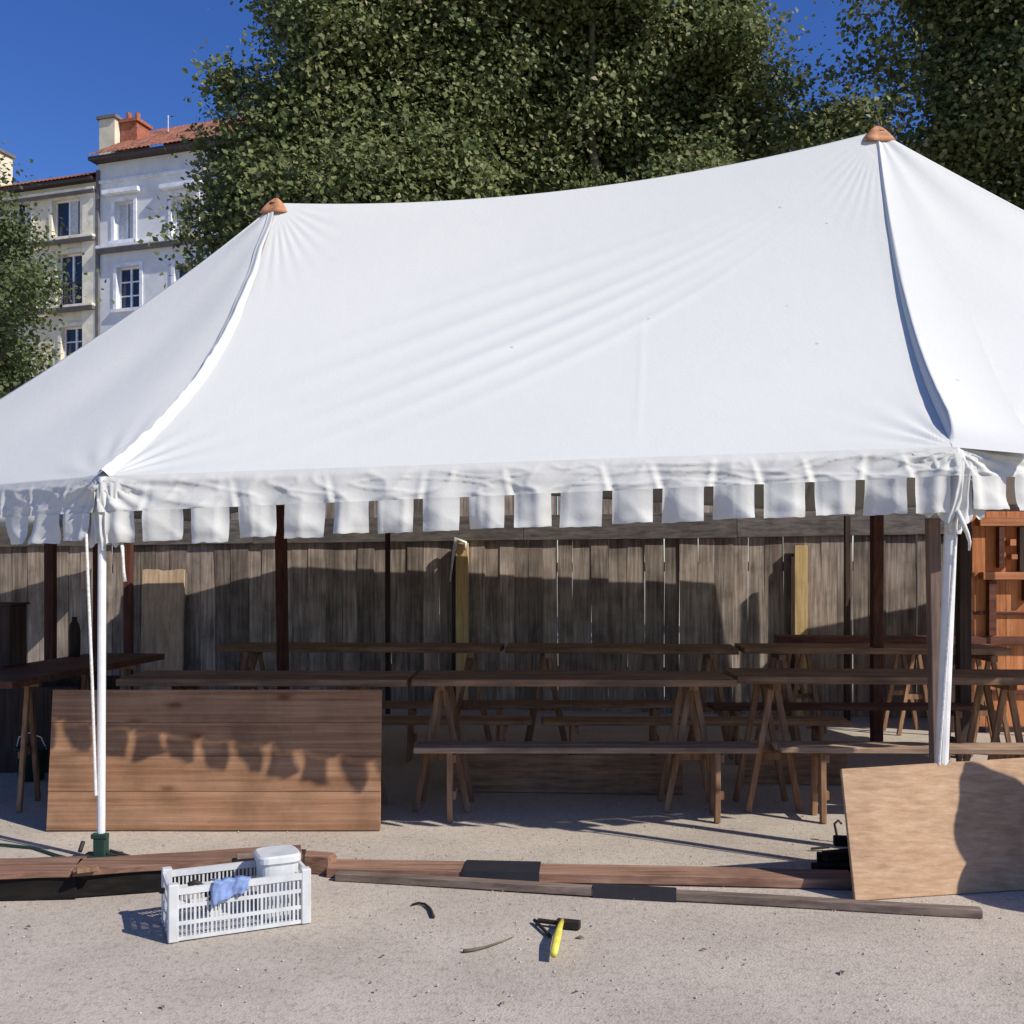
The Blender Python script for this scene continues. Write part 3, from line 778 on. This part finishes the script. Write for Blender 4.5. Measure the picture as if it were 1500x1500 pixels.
o = MB().beam(gnd(108, 1281, .14)+Vector((0, .03, .01)), gnd(140, 1277, .14)+Vector((0, .03, .01)), .05, .02).build('wedge', M['leg'], bevel=.002)
tag(o, 'small brown wedge on the raised planks near the pole foot', 'wedge')

# ------------------------------------------------------------------ white crate and its contents
ca = Vector((-1.405, 4.21, 0)); cdir = Vector((.522, .235, 0)).normalized(); cb = Vector((-cdir.y, cdir.x, 0)); CW, CD, CH = .573, .27, .222
crate = thing('plastic_crate', 'white slatted plastic crate holding a white tub and a blue cloth', 'crate', ca)
def cp_(x, y, z): return ca+cdir*x+cb*y+Vector((0, 0, z))
Mc = Matrix((cdir, cb, Vector((0, 0, 1)))).transposed()
def side(x0, y0, x1, y1, nsl, zt=CH):
    mb = MB(); L = math.hypot(x1-x0, y1-y0)
    for z in (.012, .075, .145, zt-.014):
        mb.beam(cp_(x0, y0, z), cp_(x1, y1, z), .006 if z < zt-.02 else .014, .016 if z < zt-.02 else .028)
    for i in range(1, nsl):
        u = i/nsl
        wide = .010 if i % 4 == 0 else .006
        mb.beam(cp_(lerp(x0, x1, u), lerp(y0, y1, u), .006), cp_(lerp(x0, x1, u), lerp(y0, y1, u), zt-.004), .0045, wide, up=tuple(cdir if y0 == y1 else cb))
    o = mb.build('side_grid', M['plastic'], crate); return o
side(.03, 0, CW-.03, 0, 30); side(.03, CD, CW-.03, CD, 30); side(0, .03, 0, CD-.03, 13); side(CW, .03, CW, CD-.03, 13)
for (x, y) in ((.012, .012), (CW-.012, .012), (.012, CD-.012), (CW-.012, CD-.012)):
    MB().box(cp_(x, y, CH/2+.008), (.042, .042, CH+.016), Mc).build('corner_post', M['plastic'], crate, bevel=.004)
MB().box(cp_(CW/2, CD/2, .008), (CW-.03, CD-.03, .006), Mc).build('crate_floor', M['plastic'], crate)
# tub
tub = thing('plastic_tub', 'white plastic tub standing upright in the right end of the crate', 'tub', cp_(.46, .13, .012))
mb = MB(); c = cp_(.463, .13, 0)
def ring(z, sx, sy):
    out = []
    for k in range(20):
        a = 2*math.pi*k/20; ca_, sa_ = math.cos(a), math.sin(a)
        out.append(c+cdir*(sx*abs(ca_)**.45*np.sign(ca_))+cb*(sy*abs(sa_)**.45*np.sign(sa_))+Vector((0, 0, z)))
    return out
rings = [ring(.014, .075, .075), ring(.08, .08, .08), ring(.25, .085, .085), ring(.262, .095, .095), ring(.285, .095, .095), ring(.293, .085, .085), ring(.288, .02, .02)]
for r_ in rings: mb.v += r_
for i in range(len(rings)-1):
    for k in range(20): mb.f.append((i*20+k, i*20+(k+1) % 20, i*20+20+(k+1) % 20, i*20+20+k))
mb.f.append(tuple(range(120, 140))); mb.build('tub_body', M['plastic'], tub, smooth=False)
# blue cloth over the front edge
def cloth(u, v):
    x = .17+.15*u+.01*math.sin(v*6)
    if v < .5: y = .11-v*.22-.005; z = CH+.012-.05*(.5-v)
    else: y = -.014-.006*math.sin(u*9); z = CH+.012-(v-.5)*.19*(1-.5*u)
    f = .008*math.sin(u*17+v*4)+.005*noise.noise(Vector((u*5, v*5, 0)))
    return cp_(x, y-abs(f)-.004, z+f*.6)
o = MB().grid(22, 26, cloth).build('blue_cloth', M['blue'], smooth=True, solid=.004)
tag(o, 'light blue cloth hung over the front rim of the white crate', 'cloth')
mb = MB()
for k in range(7):
    p = cp_(random.uniform(.04, .34), random.uniform(.06, .22), .1+random.uniform(0, .06)); q_ = p+Vector((random.uniform(-.1, .1), random.uniform(-.05, .05), random.uniform(0, .05)))
    mb.tube([p, (p+q_)/2+Vector((0, 0, .02)), q_], .012, 6)
tag(mb.build('tool_jumble', M['iron'], smooth=True), 'dark jumble of tools and cords lying inside the white crate', 'tools', kind='stuff')

# ------------------------------------------------------------------ small things on the gravel
ham = thing('hammer', 'hammer with bright yellow handle lying on the gravel', 'hammer', gnd(822, 1362))
h0, h1 = gnd(787, 1356)+Vector((0, 0, .02)), gnd(850, 1362)+Vector((0, 0, .02))
MB().beam(h0+(h1-h0)*.45, h1, .034, .036).build('hammer_head', M['iron'], ham, bevel=.004)
MB().beam(h0+Vector((0, .01, 0)), h0+(h1-h0)*.47, .022, .016).build('claw', M['iron'], ham, bevel=.003)
hh0 = lerp(h0, h1, .58); hh1 = gnd(811, 1398, .035)
MB().tube([hh0+Vector((0, 0, .012)), lerp(hh0, hh1, .3)+Vector((0, 0, .02)), lerp(hh0, hh1, .6)+Vector((0, 0, .018)), hh1], [.010, .013, .017, .015], 10).build('handle', M['yellow_grip'], ham, smooth=True)
o = MB().tube([gnd(783, 1352)+Vector((0, 0, .012)), gnd(793, 1362)+Vector((0, 0, .012)), gnd(806, 1375)+Vector((0, 0, .01))], .008, 7).build('iron_peg', M['iron'], smooth=True)
tag(o, 'short dark iron peg beside the hammer head', 'peg')
pts = [gnd(603, 1327), gnd(612, 1324.5), gnd(622, 1326), gnd(630, 1333), gnd(635, 1345)]
o = MB().tube([p+Vector((0, 0, .006)) for i, p in enumerate(pts)], [.004, .006, .006, .007, .008], 7).build('bent_rod', M['iron'], smooth=True)
tag(o, 'small curved dark rod on the gravel right of the crate', 'rod')
pts = [gnd(679, 1395), gnd(695, 1393), gnd(715, 1388), gnd(735, 1381), gnd(752, 1374)]
o = MB().tube([p+Vector((0, 0, .005)) for p in pts], [.009, .007, .005, .004, .002], 6).build('twig', M['bark'], smooth=True)
tag(o, 'thin dry twig on the gravel left of the hammer', 'twig')
# black bag and hook behind the plywood
for (px, py, z0, ang, L, w_, lab) in ((1225, 1279, 0, .10, .30, .07, 'dark timber offcut lowest in the pile at the left edge of the plywood'),
        (1238, 1266, 0, -.22, .34, .06, 'dark timber offcut at the back of the pile beside the plywood'),
        (1232, 1274, .052, .28, .26, .06, 'dark timber offcut lying second from the ground in the pile beside the plywood'),
        (1248, 1268, .100, -.12, .24, .055, 'dark timber offcut on top of the pile beside the plywood')):
    p = gnd(px, py)
    o = MB().box((p.x+.03, p.y, z0+.025), (L, w_, .048), Matrix.Rotation(ang, 3, 'Z')).build('timber_offcut', M['dark_wood_shade'], bevel=.004)
    tag(o, lab, 'offcut', 'dark timber offcuts beside the plywood')
o = MB().tube([gnd(1188, 1246)+Vector((0, 0, .01)), gnd(1215, 1246)+Vector((0, 0, .02))], .008, 6).build('iron_peg', M['iron'])
tag(o, 'dark iron peg sticking out of the offcut pile', 'peg')
p = gnd(1236, 1240)
o = MB().tube([p+Vector((0, .1, .0)), p+Vector((-.012, .1, .06)), p+Vector((-.02, .1, .10)), p+Vector((.0, .1, .12)), p+Vector((.02, .1, .10))], .007, 7).build('iron_hook', M['iron'], smooth=True)
tag(o, 'dark iron hook standing behind the offcut pile', 'hook')

# things under and on the left table
p = gnd(46, 1142)
bk = thing('bucket', 'dark green bucket in the shade under the left table', 'bucket', (p.x, p.y, 0))
MB().lathe((p.x, p.y, 0), [(.001, .004), (.085, .004), (.11, .24), (.115, .24), (.10, .22), (.08, .02), (.001, .02)], 18).build('bucket_body', M['green'], bk, smooth=True)
MB().tube([(p.x-.11, p.y, .22), (p.x-.08, p.y-.02, .31), (p.x, p.y-.03, .345), (p.x+.08, p.y-.02, .31), (p.x+.11, p.y, .22)], .005, 6).build('bucket_handle', M['white_paint'], bk, smooth=True)
zt = .862
def boxthing(name, px, d, z0, wpx, hpx, dep, mat, label, cat):
    x = leg_at(px, d); w_ = wpx*d/1500; h_ = hpx*d/1500
    t = thing(name, label, cat, (x, d, z0))
    MB().box((x, d, z0+h_/2), (w_, dep, h_)).build('body', mat, t, bevel=.005)
    MB().box((x, d, z0+h_+.008), (w_+.03, dep+.03, .016)).build('lid', mat, t, bevel=.003)
    return t
boxthing('wooden_box', 10, 7.1, zt, 34, 88, .25, M['darkpost'], 'tall dark wooden box standing on the left table', 'box')
x = leg_at(109, 7.8)
o = MB().lathe((x, 7.8, zt), [(.0, 0), (.042, 0), (.044, .19), (.036, .24), (.02, .27), (.02, .30), (0, .30)], 14).build('bottle', M['darkpost'], smooth=True)
tag(o, 'dark bottle standing at the far end of the left table', 'bottle')
# small pale stones / cups in the shade
for px, py, r_, lab in ((1040, 1152, .035, 'pale round stone on the ground just left of the bench leg'), (1135, 1138, .022, 'flat white scrap in the shade behind the right bench')):
    p = gnd(px, py); mb = MB()
    def sf(u, v): 
        a = u*2*math.pi; t = v*math.pi; k_ = 1+.2*noise.noise(Vector((math.cos(a), math.sin(a), v*2)))
        return (p.x+r_*1.3*k_*math.cos(a)*math.sin(t), p.y+r_*k_*math.sin(a)*math.sin(t), r_*.85-r_*.85*math.cos(t))
    tag(mb.grid(14, 8, sf).build('pale_stone', M['plastic'], smooth=True), lab, 'stone')

# ------------------------------------------------------------------ orange stall at the right
hut = thing('orange_stall', 'orange-stained wooden stall front with ledges and shelf frames at the right', 'stall', (5.9, 9.7, 0))
hx0, hx1, hy, hz = 4.25, 7.9, 9.6, 2.06
x = hx0; 
while x < hx1-.01:
    wd = .19; e = min(hx1, x+wd)
    MB().box(((x+e)/2, hy+.012, hz/2+.02), (e-x-.003, .024, hz-.04)).build('board', M['orange'], hut, bevel=.003)
    x = e
for yb in np.arange(hy+.03, 9.7, .21):
    MB().box((hx0+.012, yb+.11, hz/2+.02), (.024, .19, hz-.04)).build('board', M['darkpost'], hut)
MB().box(((hx0+hx1)/2, 9.75, hz+.02), (hx1-hx0, .26, .04)).build('roof', M['darkpost'], hut)
def hz_(py): return 1.55+(829-py)/1500*hy
def ledge(px0, px1, py0, py1, dep, mat='orangex'):
    a, b = leg_at(px0, hy), leg_at(px1, hy)
    MB().box(((a+b)/2, hy-dep/2, (hz_(py0)+hz_(py1))/2), (b-a, dep, hz_(py0)-hz_(py1))).build('ledge', M[mat], hut, bevel=.004)
def upright(px, py0, py1, wpx, dep, mat='orangex'):
    a = leg_at(px, hy); MB().box((a, hy-dep/2-.001, (hz_(py0)+hz_(py1))/2), (wpx*hy/1500, dep, hz_(py0)-hz_(py1)-.004)).build('upright', M[mat], hut, bevel=.003)
ledge(1430, 1640, 758, 771, .07); ledge(1434, 1640, 838, 849, .09); ledge(1420, 1640, 932, 944, .07, 'redwood')
ledge(1420, 1640, 896, 900, .03, 'redwood'); ledge(1450, 1640, 1010, 1017, .04, 'redwood'); ledge(1415, 1640, 1064, 1076, .05, 'darkpost')
for px, a, b, w_, mt in ((1463, 772, 832, 8, 'redwood'), (1495, 772, 837, 12, 'darkpost'), (1450, 850, 931, 11, 'redwood'), (1500, 850, 880, 8, 'redwood'), (1418, 775, 1064, 5, 'redwood'), (1560, 850, 931, 10, 'redwood')):
    upright(px, a, b, w_, .06, mt)
for px, a, b in ((1478, 790, 800), (1480, 812, 820)): upright(px, a, b, 9, .08)

# unseen cask and bag, added right of the frame to shade the plywood
sx_, sy_ = 3.13, 4.46
br = thing('shadow_barrel', 'wooden cask added out of view to cast a shadow on the leaning plywood', 'shadow_barrel', (sx_, sy_, 0))
MB().lathe((sx_, sy_, 0), [(0, 0), (.25, 0), (.30, .22), (.325, .45), (.30, .66), (.22, .86), (0, .88)], 22).build('shadow_barrel_body', M['redwood'], br, smooth=True)
for z in (.2, .66): MB().lathe((sx_, sy_, 0), [(.302, z-.02), (.322, z-.018), (.325, z+.02), (.305, z+.022)], 22).build('shadow_barrel_hoop', M['iron'], br)
def shadow_sackf(u, v):
    a = u*2*math.pi; t = v*math.pi; k_ = 1+.35*noise.noise(Vector((math.cos(a)*1.3, math.sin(a)*1.3, v*4+4)))
    return (sx_+.10+.20*k_*math.cos(a)*math.sin(t)*(1-.25*v), sy_+.18*k_*math.sin(a)*math.sin(t)*(1-.25*v), max(.87, 1.14-.34*math.cos(t)*k_))
tag(MB().grid(30, 24, shadow_sackf).build('shadow_sack', M['brownpost'], smooth=True), 'tall brown bag added unseen on top of the cask to shade the plywood', 'caster_sack')

# dark boards added by the left table to cover the lit ground
st = thing('dark_fill_boards', 'dark boards added beyond the left table to cover the lit ground behind', 'dark filler', (-3.95, 7.95, 0))
for k in range(6):
    h_ = random.uniform(.55, .72); x_ = -4.75+random.uniform(-.1, .1)
    MB().box((x_+.75, 7.72+k*.06, h_/2), (random.uniform(1.5, 1.75), .035, h_), Matrix.Rotation(-.04, 3, 'X')).build('board', M['darkpost'], st, bevel=.003)  # added board, covers the lit ground behind
# ------------------------------------------------------------------ old town houses far left
FO = Vector((-18.15, 45, 0)); FU = Vector((.951, -.309, 0)); FN = Vector((-.309, -.951, 0))
def fac(px, py):
    k = (px-750)/1500; u = (k*FO.y-FO.x)/(FU.x-k*FU.y); y = FO.y+FU.y*u
    return u, 1.55+(829-py)/1500*y
MF = Matrix((FU, -FN, Vector((0, 0, 1)))).transposed()
def fb(u0, u1, z0, z1, o0, o1, mat, name, parent, bevel=0):
    """box on the facade: u along, z up, o0..o1 outwards"""
    c = FO+FU*((u0+u1)/2)+FN*((o0+o1)/2)+Vector((0, 0, (z0+z1)/2))
    return MB().box(c, (u1-u0, abs(o1-o0), z1-z0), MF).build(name, mat, parent, bevel=bevel)
def wall_holes(u0, u1, z0, z1, holes, mat, parent):
    us = sorted({u0, u1, *[h[0] for h in holes], *[h[1] for h in holes]}); zs_ = sorted({z0, z1, *[h[2] for h in holes], *[h[3] for h in holes]})
    mb = MB()
    for i in range(len(us)-1):
        for j in range(len(zs_)-1):
            cu, cz_ = (us[i]+us[i+1])/2, (zs_[j]+zs_[j+1])/2
            if any(h[0] < cu < h[1] and h[2] < cz_ < h[3] for h in holes): continue
            c = FO+FU*cu+FN*(-.175)+Vector((0, 0, cz_))
            mb.box(c, (us[i+1]-us[i], .35, zs_[j+1]-zs_[j]), MF)
    mb.build('wall', mat, parent)
def window(h, parent, kind, trim):
    u0, u1, z0, z1 = h
    g_ = fb(u0, u1, z0, z1, -.30, -.27, M['glass'], 'window', parent)
    fw = .07
    for (a, b, c, d) in ((u0, u0+fw, z0, z1), (u1-fw, u1, z0, z1), (u0+fw, u1-fw, z1-fw, z1), (u0+fw, u1-fw, z0, z0+fw), ((u0+u1)/2-.045, (u0+u1)/2+.045, z0+fw, z1-fw)):
        fb(a, b, c, d, -.268, -.20, M['bluetrim'], 'frame', g_)
    if kind == 'cross':
        for q in (.33, .66):
            zc = lerp(z0, z1, q)
            fb(u0+fw, (u0+u1)/2-.045, zc-.025, zc+.025, -.266, -.21, M['bluetrim'], 'glazing_bar', g_)
            fb((u0+u1)/2+.045, u1-fw, zc-.025, zc+.025, -.266, -.21, M['bluetrim'], 'glazing_bar', g_)
    if kind == 'curtain':
        fb(u0+fw, lerp(u0, u1, .42), z0+fw, z1-fw, -.268, -.245, M['curtain'], 'curtain', g_)
        fb(lerp(u0, u1, .58), u1-fw-.12, z0+fw, z1-fw, -.268, -.245, M['curtain'], 'curtain', g_)
    if kind == 'half':
        fb(lerp(u0, u1, .52), lerp(u0, u1, .78), z0+fw, z1-fw, -.268, -.245, M['curtain'], 'curtain', g_)
    if kind == 'rail':
        for k in range(9):
            uu = lerp(u0, u1, (k+.5)/9); fb(uu-.012, uu+.012, z0, z0+1.0, -.02, 0.0, M['eave'], 'railing', g_)
        fb(u0, u1, z0+1.0, z0+1.05, -.03, .01, M['eave'], 'railing', g_)
    # surround and sill
    for (a, b, c, d) in ((u0-.16, u0, z0, z1+.16), (u1, u1+.16, z0, z1+.16), (u0, u1, z1, z1+.16)):
        fb(a, b, c, d, .003, .05, trim, 'surround', g_)
    fb(u0-.22, u1+.22, z0-.14, z0, .003, .14, trim, 'sill', g_)
def rect(px0, px1, py0, py1):
    u0, zt_ = fac(px0, py0); u1, _ = fac(px1, py0); _, zb_ = fac((px0+px1)/2, py1); _, zt_ = fac((px0+px1)/2, py0); return (u0, u1, zb_, zt_)
# cream house
ch = thing('cream_house', 'cream rendered town house with tall windows at far left', 'house', FO+FU*(-4))
hs1 = [rect(77, 118, 291, 347), rect(20, 46, 293, 352), rect(84, 122, 371, 448), rect(90, 125, 478, 540), rect(20, 50, 380, 455)]
u1h = fac(143, 400)[0]
du = -3.05
allh = list(hs1)
for k in range(1, 3):
    for h in (hs1[1], hs1[4]): allh.append((h[0]+du*k, h[1]+du*k, h[2], h[3]))
for z0 in (2.2, 5.6, ):
    for uu in (-2.6, -5.6, -8.6): allh.append((uu, uu+1.3, z0, z0+2.1))
wall_holes(-10, u1h, 0, 18.45, allh, M['cream'], ch)
for i, h in enumerate(allh): window(h, ch, ['half', 'half', 'rail', 'cross', 'rail'][i] if i < 5 else 'cross', M['creamtrim'])
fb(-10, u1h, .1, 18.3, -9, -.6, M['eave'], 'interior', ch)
fb(u1h-.75, u1h-.05, 9.5, 18.2, .003, .09, M['creamtrim'], 'pilaster', ch)
for py, hh, oo in ((352, .14, .30), (452, .16, .32), (283, .12, .22)):
    _, z = fac(110, py); fb(-10, u1h-.02, z-hh, z, .092, oo, M['stonegrey'], 'cornice', ch); fb(-10, u1h-.02, z, z+.1, .092, oo+.05, M['creamtrim'], 'cornice', ch)
fb(-10, u1h-.02, 18.46, 18.58, -.3, .38, M['eave'], 'eave', ch)
def tiled_roof(parent, u0, u1, z0, run, rise, o0=.6):
    mb = MB(); n_ = int((u1-u0)/.22)
    def f_(u, v):
        uu = lerp(u0, u1, u); return FO+FU*uu+FN*(o0-run*v)+Vector((0, 0, z0+rise*v+.05*abs(math.sin(uu/.22*math.pi))))
    mb.grid(n_*4, 14, f_); o = mb.build('tiled_roof', M['tile'], parent); o['kind'] = 'stuff'
    mb = MB(); mb.poly([FO+FU*u0+FN*(o0-run)+Vector((0, 0, z0+rise)), FO+FU*u1+FN*(o0-run)+Vector((0, 0, z0+rise)), FO+FU*u1+FN*(o0-2*run)+Vector((0, 0, z0)), FO+FU*u0+FN*(o0-2*run)+Vector((0, 0, z0))]).build('rear_roof', M['tile'], parent)
    return o
tiled_roof(ch, -10, u1h-.02, 18.60, 4.6, 2.2, .42)
# pale blue house
bh = thing('pale_blue_house', 'pale blue-grey town house with red roof and chimneys beside the tree', 'house', FO+FU*4)
hs2 = [rect(168, 196, 294, 352), rect(171, 205, 390, 452), rect(252, 288, 285, 345), rect(256, 292, 385, 447)]
allh2 = list(hs2)+[(h[0]+2.9, h[1]+2.9, h[2], h[3]) for h in hs2[2:]]
for z0 in (2.2, 5.6): 
    for uu in (1.1, 3.9, 6.7): allh2.append((uu, uu+1.2, z0, z0+2.1))
wall_holes(u1h+.004, 10, 0, 19.2, allh2, M['bluewall'], bh)
for i, h in enumerate(allh2): window(h, bh, 'curtain' if i in (0, 2) else 'cross', M['bluetrim'])
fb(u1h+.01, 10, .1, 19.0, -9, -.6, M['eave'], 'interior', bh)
fb(u1h+.02, u1h+.14, 3, 18.9, .003, .13, M['stonegrey'], 'downpipe', bh)
_, z = fac(160, 366); fb(u1h+.16, 10, z-.16, z, .003, .26, M['stonegrey'], 'cornice', bh); fb(u1h+.16, 10, z+.001, z+.12, .003, .34, M['bluetrim'], 'cornice', bh)
for h in (hs2[0], hs2[2]): fb(h[0]-.45, h[1]+.4, h[3]+.28, h[3]+.46, .003, .30, M['bluetrim'], 'lintel', bh)
fb(u1h-.1, 10, 19.21, 19.36, -.3, .5, M['eave'], 'eave', bh)
_, zc_ = fac(145, 262)
fb(u1h+.16, 10, 18.30, 18.42, .003, .12, M['bluetrim'], 'cornice', bh)
tiled_roof(bh, u1h-.1, 10, 19.40, 4.6, 2.95, .55)
def chimney(px0, px1, py0, back, mat, parent, name='chimney'):
    u0 = fac(px0, 230)[0]*1.0; u1 = fac(px1, 230)[0]; d_ = 45-.309*u0+.951*back
    z1 = 1.55+(829-py0)/1500*d_; sc = d_/(45-.309*u0)
    k0, k1 = (px0-750)/1500, (px1-750)/1500
    # slide sideways so that the shaft stands behind the eave at its own depth
    cx = ((k0+k1)/2)*d_; w_ = (k1-k0)*d_
    c = Vector((cx, d_, 0))
    o = MB().box(c+Vector((0, 0, (z1+18.5)/2)), (w_, .9, z1-18.5), MF).build(name, mat, parent)
    MB().box(c+Vector((0, 0, z1+.07)), (w_+.2, 1.1, .14), MF).build('chimney_cap', M['stonegrey'] if mat is M['cream'] else mat, o)
    return o, c, z1
chimney(153, 180, 180, 2.2, M['cream'], bh)
c_, c, z1 = chimney(185, 212, 185, 2.6, M['chimneyred'], bh)
for dx in (-.3, .1): MB().tube([c+Vector((dx, 0, z1+.14)), c+Vector((dx, 0, z1+.6))], .12, 8).build('chimney_pot', M['chimneyred'], c_)
MB().tube([c+Vector((1.5, 0, z1-1.6)), c+Vector((1.5, 0, z1+.5))], .03, 6).build('antenna', M['curtain'], bh)
MB().box(FO+FU*(fac(262, 205)[0]+.8)+FN*(-3.2)+Vector((0, 0, 21.3)), (3.2, .3, .5), MF).build('dormer', M['bluetrim'], bh)
chimney(-12, 10, 228, 1.5, M['cream'], ch)

# ------------------------------------------------------------------ trees
def leaves(blobs, n, size, seed, bias=.75):
    rg = np.random.default_rng(seed)
    C = np.array([b[:3] for b in blobs]); R = np.array([b[3] for b in blobs]); Dn = np.array([b[4] if len(b) > 4 else 1. for b in blobs])
    wgt = R**2.3*Dn; wgt /= wgt.sum()
    per = 40; nc = n//per
    idx = rg.choice(len(blobs), nc, p=wgt)
    dirs = rg.normal(size=(nc, 3)); dirs /= np.linalg.norm(dirs, axis=1)[:, None]
    rad = (rg.random(nc)**.42)*(1+.07*rg.normal(size=nc))
    ctr = C[idx]+dirs*(rad*R[idx])[:, None]*np.array([1, 1, .92])
    # cull clusters deep inside other blobs to leave dark hollows
    ctr = ctr+rg.normal(size=ctr.shape)*.08
    q = ctr*np.array([1.9, 1.6, 2.3])+seed       # hollows between the boughs
    f = np.sin(q[:, 0]+.8*np.sin(q[:, 2]*.7))*np.sin(q[:, 2]+.9*np.sin(q[:, 1]))+.5*np.sin(q[:, 1]*1.3+q[:, 0]*.6)+.35*np.sin(q[:, 0]*2.1-q[:, 2]*1.7)
    keep = (f > -.12) | (rg.random(nc) < .22)
    ctr = ctr[keep]; dirs = dirs[keep]; nc = len(ctr)
    cl = np.repeat(ctr, per, axis=0); m = len(cl)
    spread = .17+.17*rg.random(nc); off = rg.normal(size=(m, 3))*np.repeat(spread, per)[:, None]*np.array([1, 1, .6])
    P = cl+off
    # leaf frames
    nrm = rg.normal(size=(m, 3))*.75+np.array([.25, -.35, .75])+np.repeat(dirs, per, axis=0)*.5; nrm /= np.linalg.norm(nrm, axis=1)[:, None]
    t = rg.normal(size=(m, 3)); t -= nrm*np.sum(t*nrm, 1)[:, None]; t /= np.linalg.norm(t, axis=1)[:, None]
    b = np.cross(nrm, t); s = size*(.6+.7*rg.random(m))
    a0 = P-t*s[:, None]*.5; a2 = P+t*s[:, None]*.55
    fold = nrm*(s*.12)[:, None]
    a1 = P+b*s[:, None]*.42+fold+t*s[:, None]*.08; a3 = P-b*s[:, None]*.42+fold+t*s[:, None]*.08
    V = np.stack([a0, a1, a2, a3], 1).reshape(-1, 3)
    base = np.arange(m)*4
    F = np.stack([np.stack([base, base+1, base+2], 1), np.stack([base, base+2, base+3], 1)], 1).reshape(-1, 3)
    clt = np.clip(.5+.22*np.sin(ctr[:, 0]*2.1+seed)*np.sin(ctr[:, 2]*2.7+ctr[:, 1])+.35*(rg.random(nc)-.5)*2, 0, 1)
    tone = np.clip(np.repeat(clt, per)*.5+rg.random(m)*.5+.08*rg.normal(size=m), 0, 1)
    tone = np.where(rg.random(m) < .015, 1.0, tone*.85)
    return V, F, np.repeat(tone, 4)
def tree(label, blobs_px, d, trunk_px, n, size, seed, extra=(), mat='leaf', trunk_r=.3):
    base = at(trunk_px, 829, d+.5); base.z = 0
    t = thing('plane_tree', label, 'tree', base, 0, 'trees beyond the fence')
    bl = []
    rg = random.Random(seed)
    for b in blobs_px:
        dd = d+(b[3] if len(b) > 3 else rg.uniform(-1, 1.5)); p = at(b[0], b[1], dd)
        bl.append((p.x-base.x, p.y-base.y, p.z, b[2]/1500*dd, b[4] if len(b) > 4 else 1.))
    V, F, tone = leaves(bl, n, size, seed)
    c = numpy_mesh('crown', V, F, M[mat], tone, t)
    mb = MB(); hz0 = min(q[2] for q in bl)
    top = Vector((base.x+rg.uniform(-.4, .4), base.y+.2, max(3.0, hz0*.8)))
    mb.tube([base, lerp(base, top, .5)+Vector((.08, 0, 0)), top], [trunk_r*1.25, trunk_r, trunk_r*.8], 12)
    for q in sorted(bl, key=lambda q: -q[3])[:9]:
        e = Vector((q[0]+base.x, q[1]+base.y, q[2])); mid = lerp(top, e, .5)+Vector((rg.uniform(-.3, .3), rg.uniform(-.3, .3), .4))
        mb.tube([top-Vector((0, 0, .2)), mid, e], [trunk_r*.55, trunk_r*.3, .04], 7)
    mb.build('trunk', M['bark'], t, smooth=True)
    return t
tA = [(480, 70, 85), (600, -10, 120), (440, 190, 80), (560, 180, 110), (345, 290, 48), (292, 335, 40, -.6), (262, 345, 22, -.8), (400, 300, 75), (520, 300, 100), (660, 110, 130), (640, 270, 100),
      (335, 130, 26, 0, .8), (375, 170, 50), (415, 25, 32), (440, -40, 60), (330, 225, 40), (300, 385, 30, -.5), (560, -120, 120), (700, -100, 130), (600, 400, 110), (450, 400, 90), (360, 380, 60), (520, 60, 90, 3), (600, 200, 110, 4), (460, 260, 80, 3)]
tree('broad leafy tree rising behind the left peak of the tent', tA, 19.5, 520, 270000, .112, 3)
tB = [(780, 30, 120), (820, 190, 120), (930, 90, 125), (940, 220, 100), (1040, 40, 85), (1050, 170, 90), (870, -80, 130), (1000, -100, 100), (1105, 210, 55), (760, 280, 90), (860, 320, 100), (1000, 330, 100), (720, 140, 90),
      (1085, 60, 45), (1150, 130, 40, 0, .5), (1180, 195, 46, 0, .8), (1130, 70, 26, 0, .3), (1060, 260, 80), (900, 120, 120, 4), (1000, 150, 110, 4), (800, 100, 120, 4)]
tree('wide olive-green tree behind the middle of the tent ridge', tB, 21, 900, 280000, .116, 5)
tC = [(1440, 50, 85), (1430, 190, 75), (1500, 130, 95), (1490, 280, 90), (1560, 0, 110), (1580, 200, 110), (1395, 250, 55), (1350, 5, 36, 0, .6), (1390, -60, 70), (1265, 30, 34, 0, .35), (1225, 100, 34, 0, .5), (1255, 190, 45, 0, .8), (1300, 90, 46, 0, .26), (1325, 150, 36, 0, .3), (1300, 190, 34, 0, .3),
      (1215, 200, 45, 0, .8), (1385, 110, 30, 0, .7), (1290, -20, 50, 0, .5), (1340, 200, 30, 0, .8), (1420, 340, 90), (1550, 350, 110), (1650, 100, 130), (1480, 200, 100, 3), (1440, 100, 70, 3), (1500, -60, 110, 2)]
tree('brownish green tree behind the right peak of the tent', tC, 20, 1490, 215000, .112, 9)
tD = [(8, 345, 30), (-15, 300, 38), (5, 420, 50), (38, 440, 34), (48, 412, 22), (20, 490, 42), (50, 510, 20), (-10, 550, 60), (-60, 400, 90), (-70, 500, 90), (-60, 280, 60), (40, 560, 34), (-40, 650, 80)]
tree('dark green tree at the left edge before the cream house', tD, 16, -40, 70000, .078, 12, mat='leafdark', trunk_r=.16)
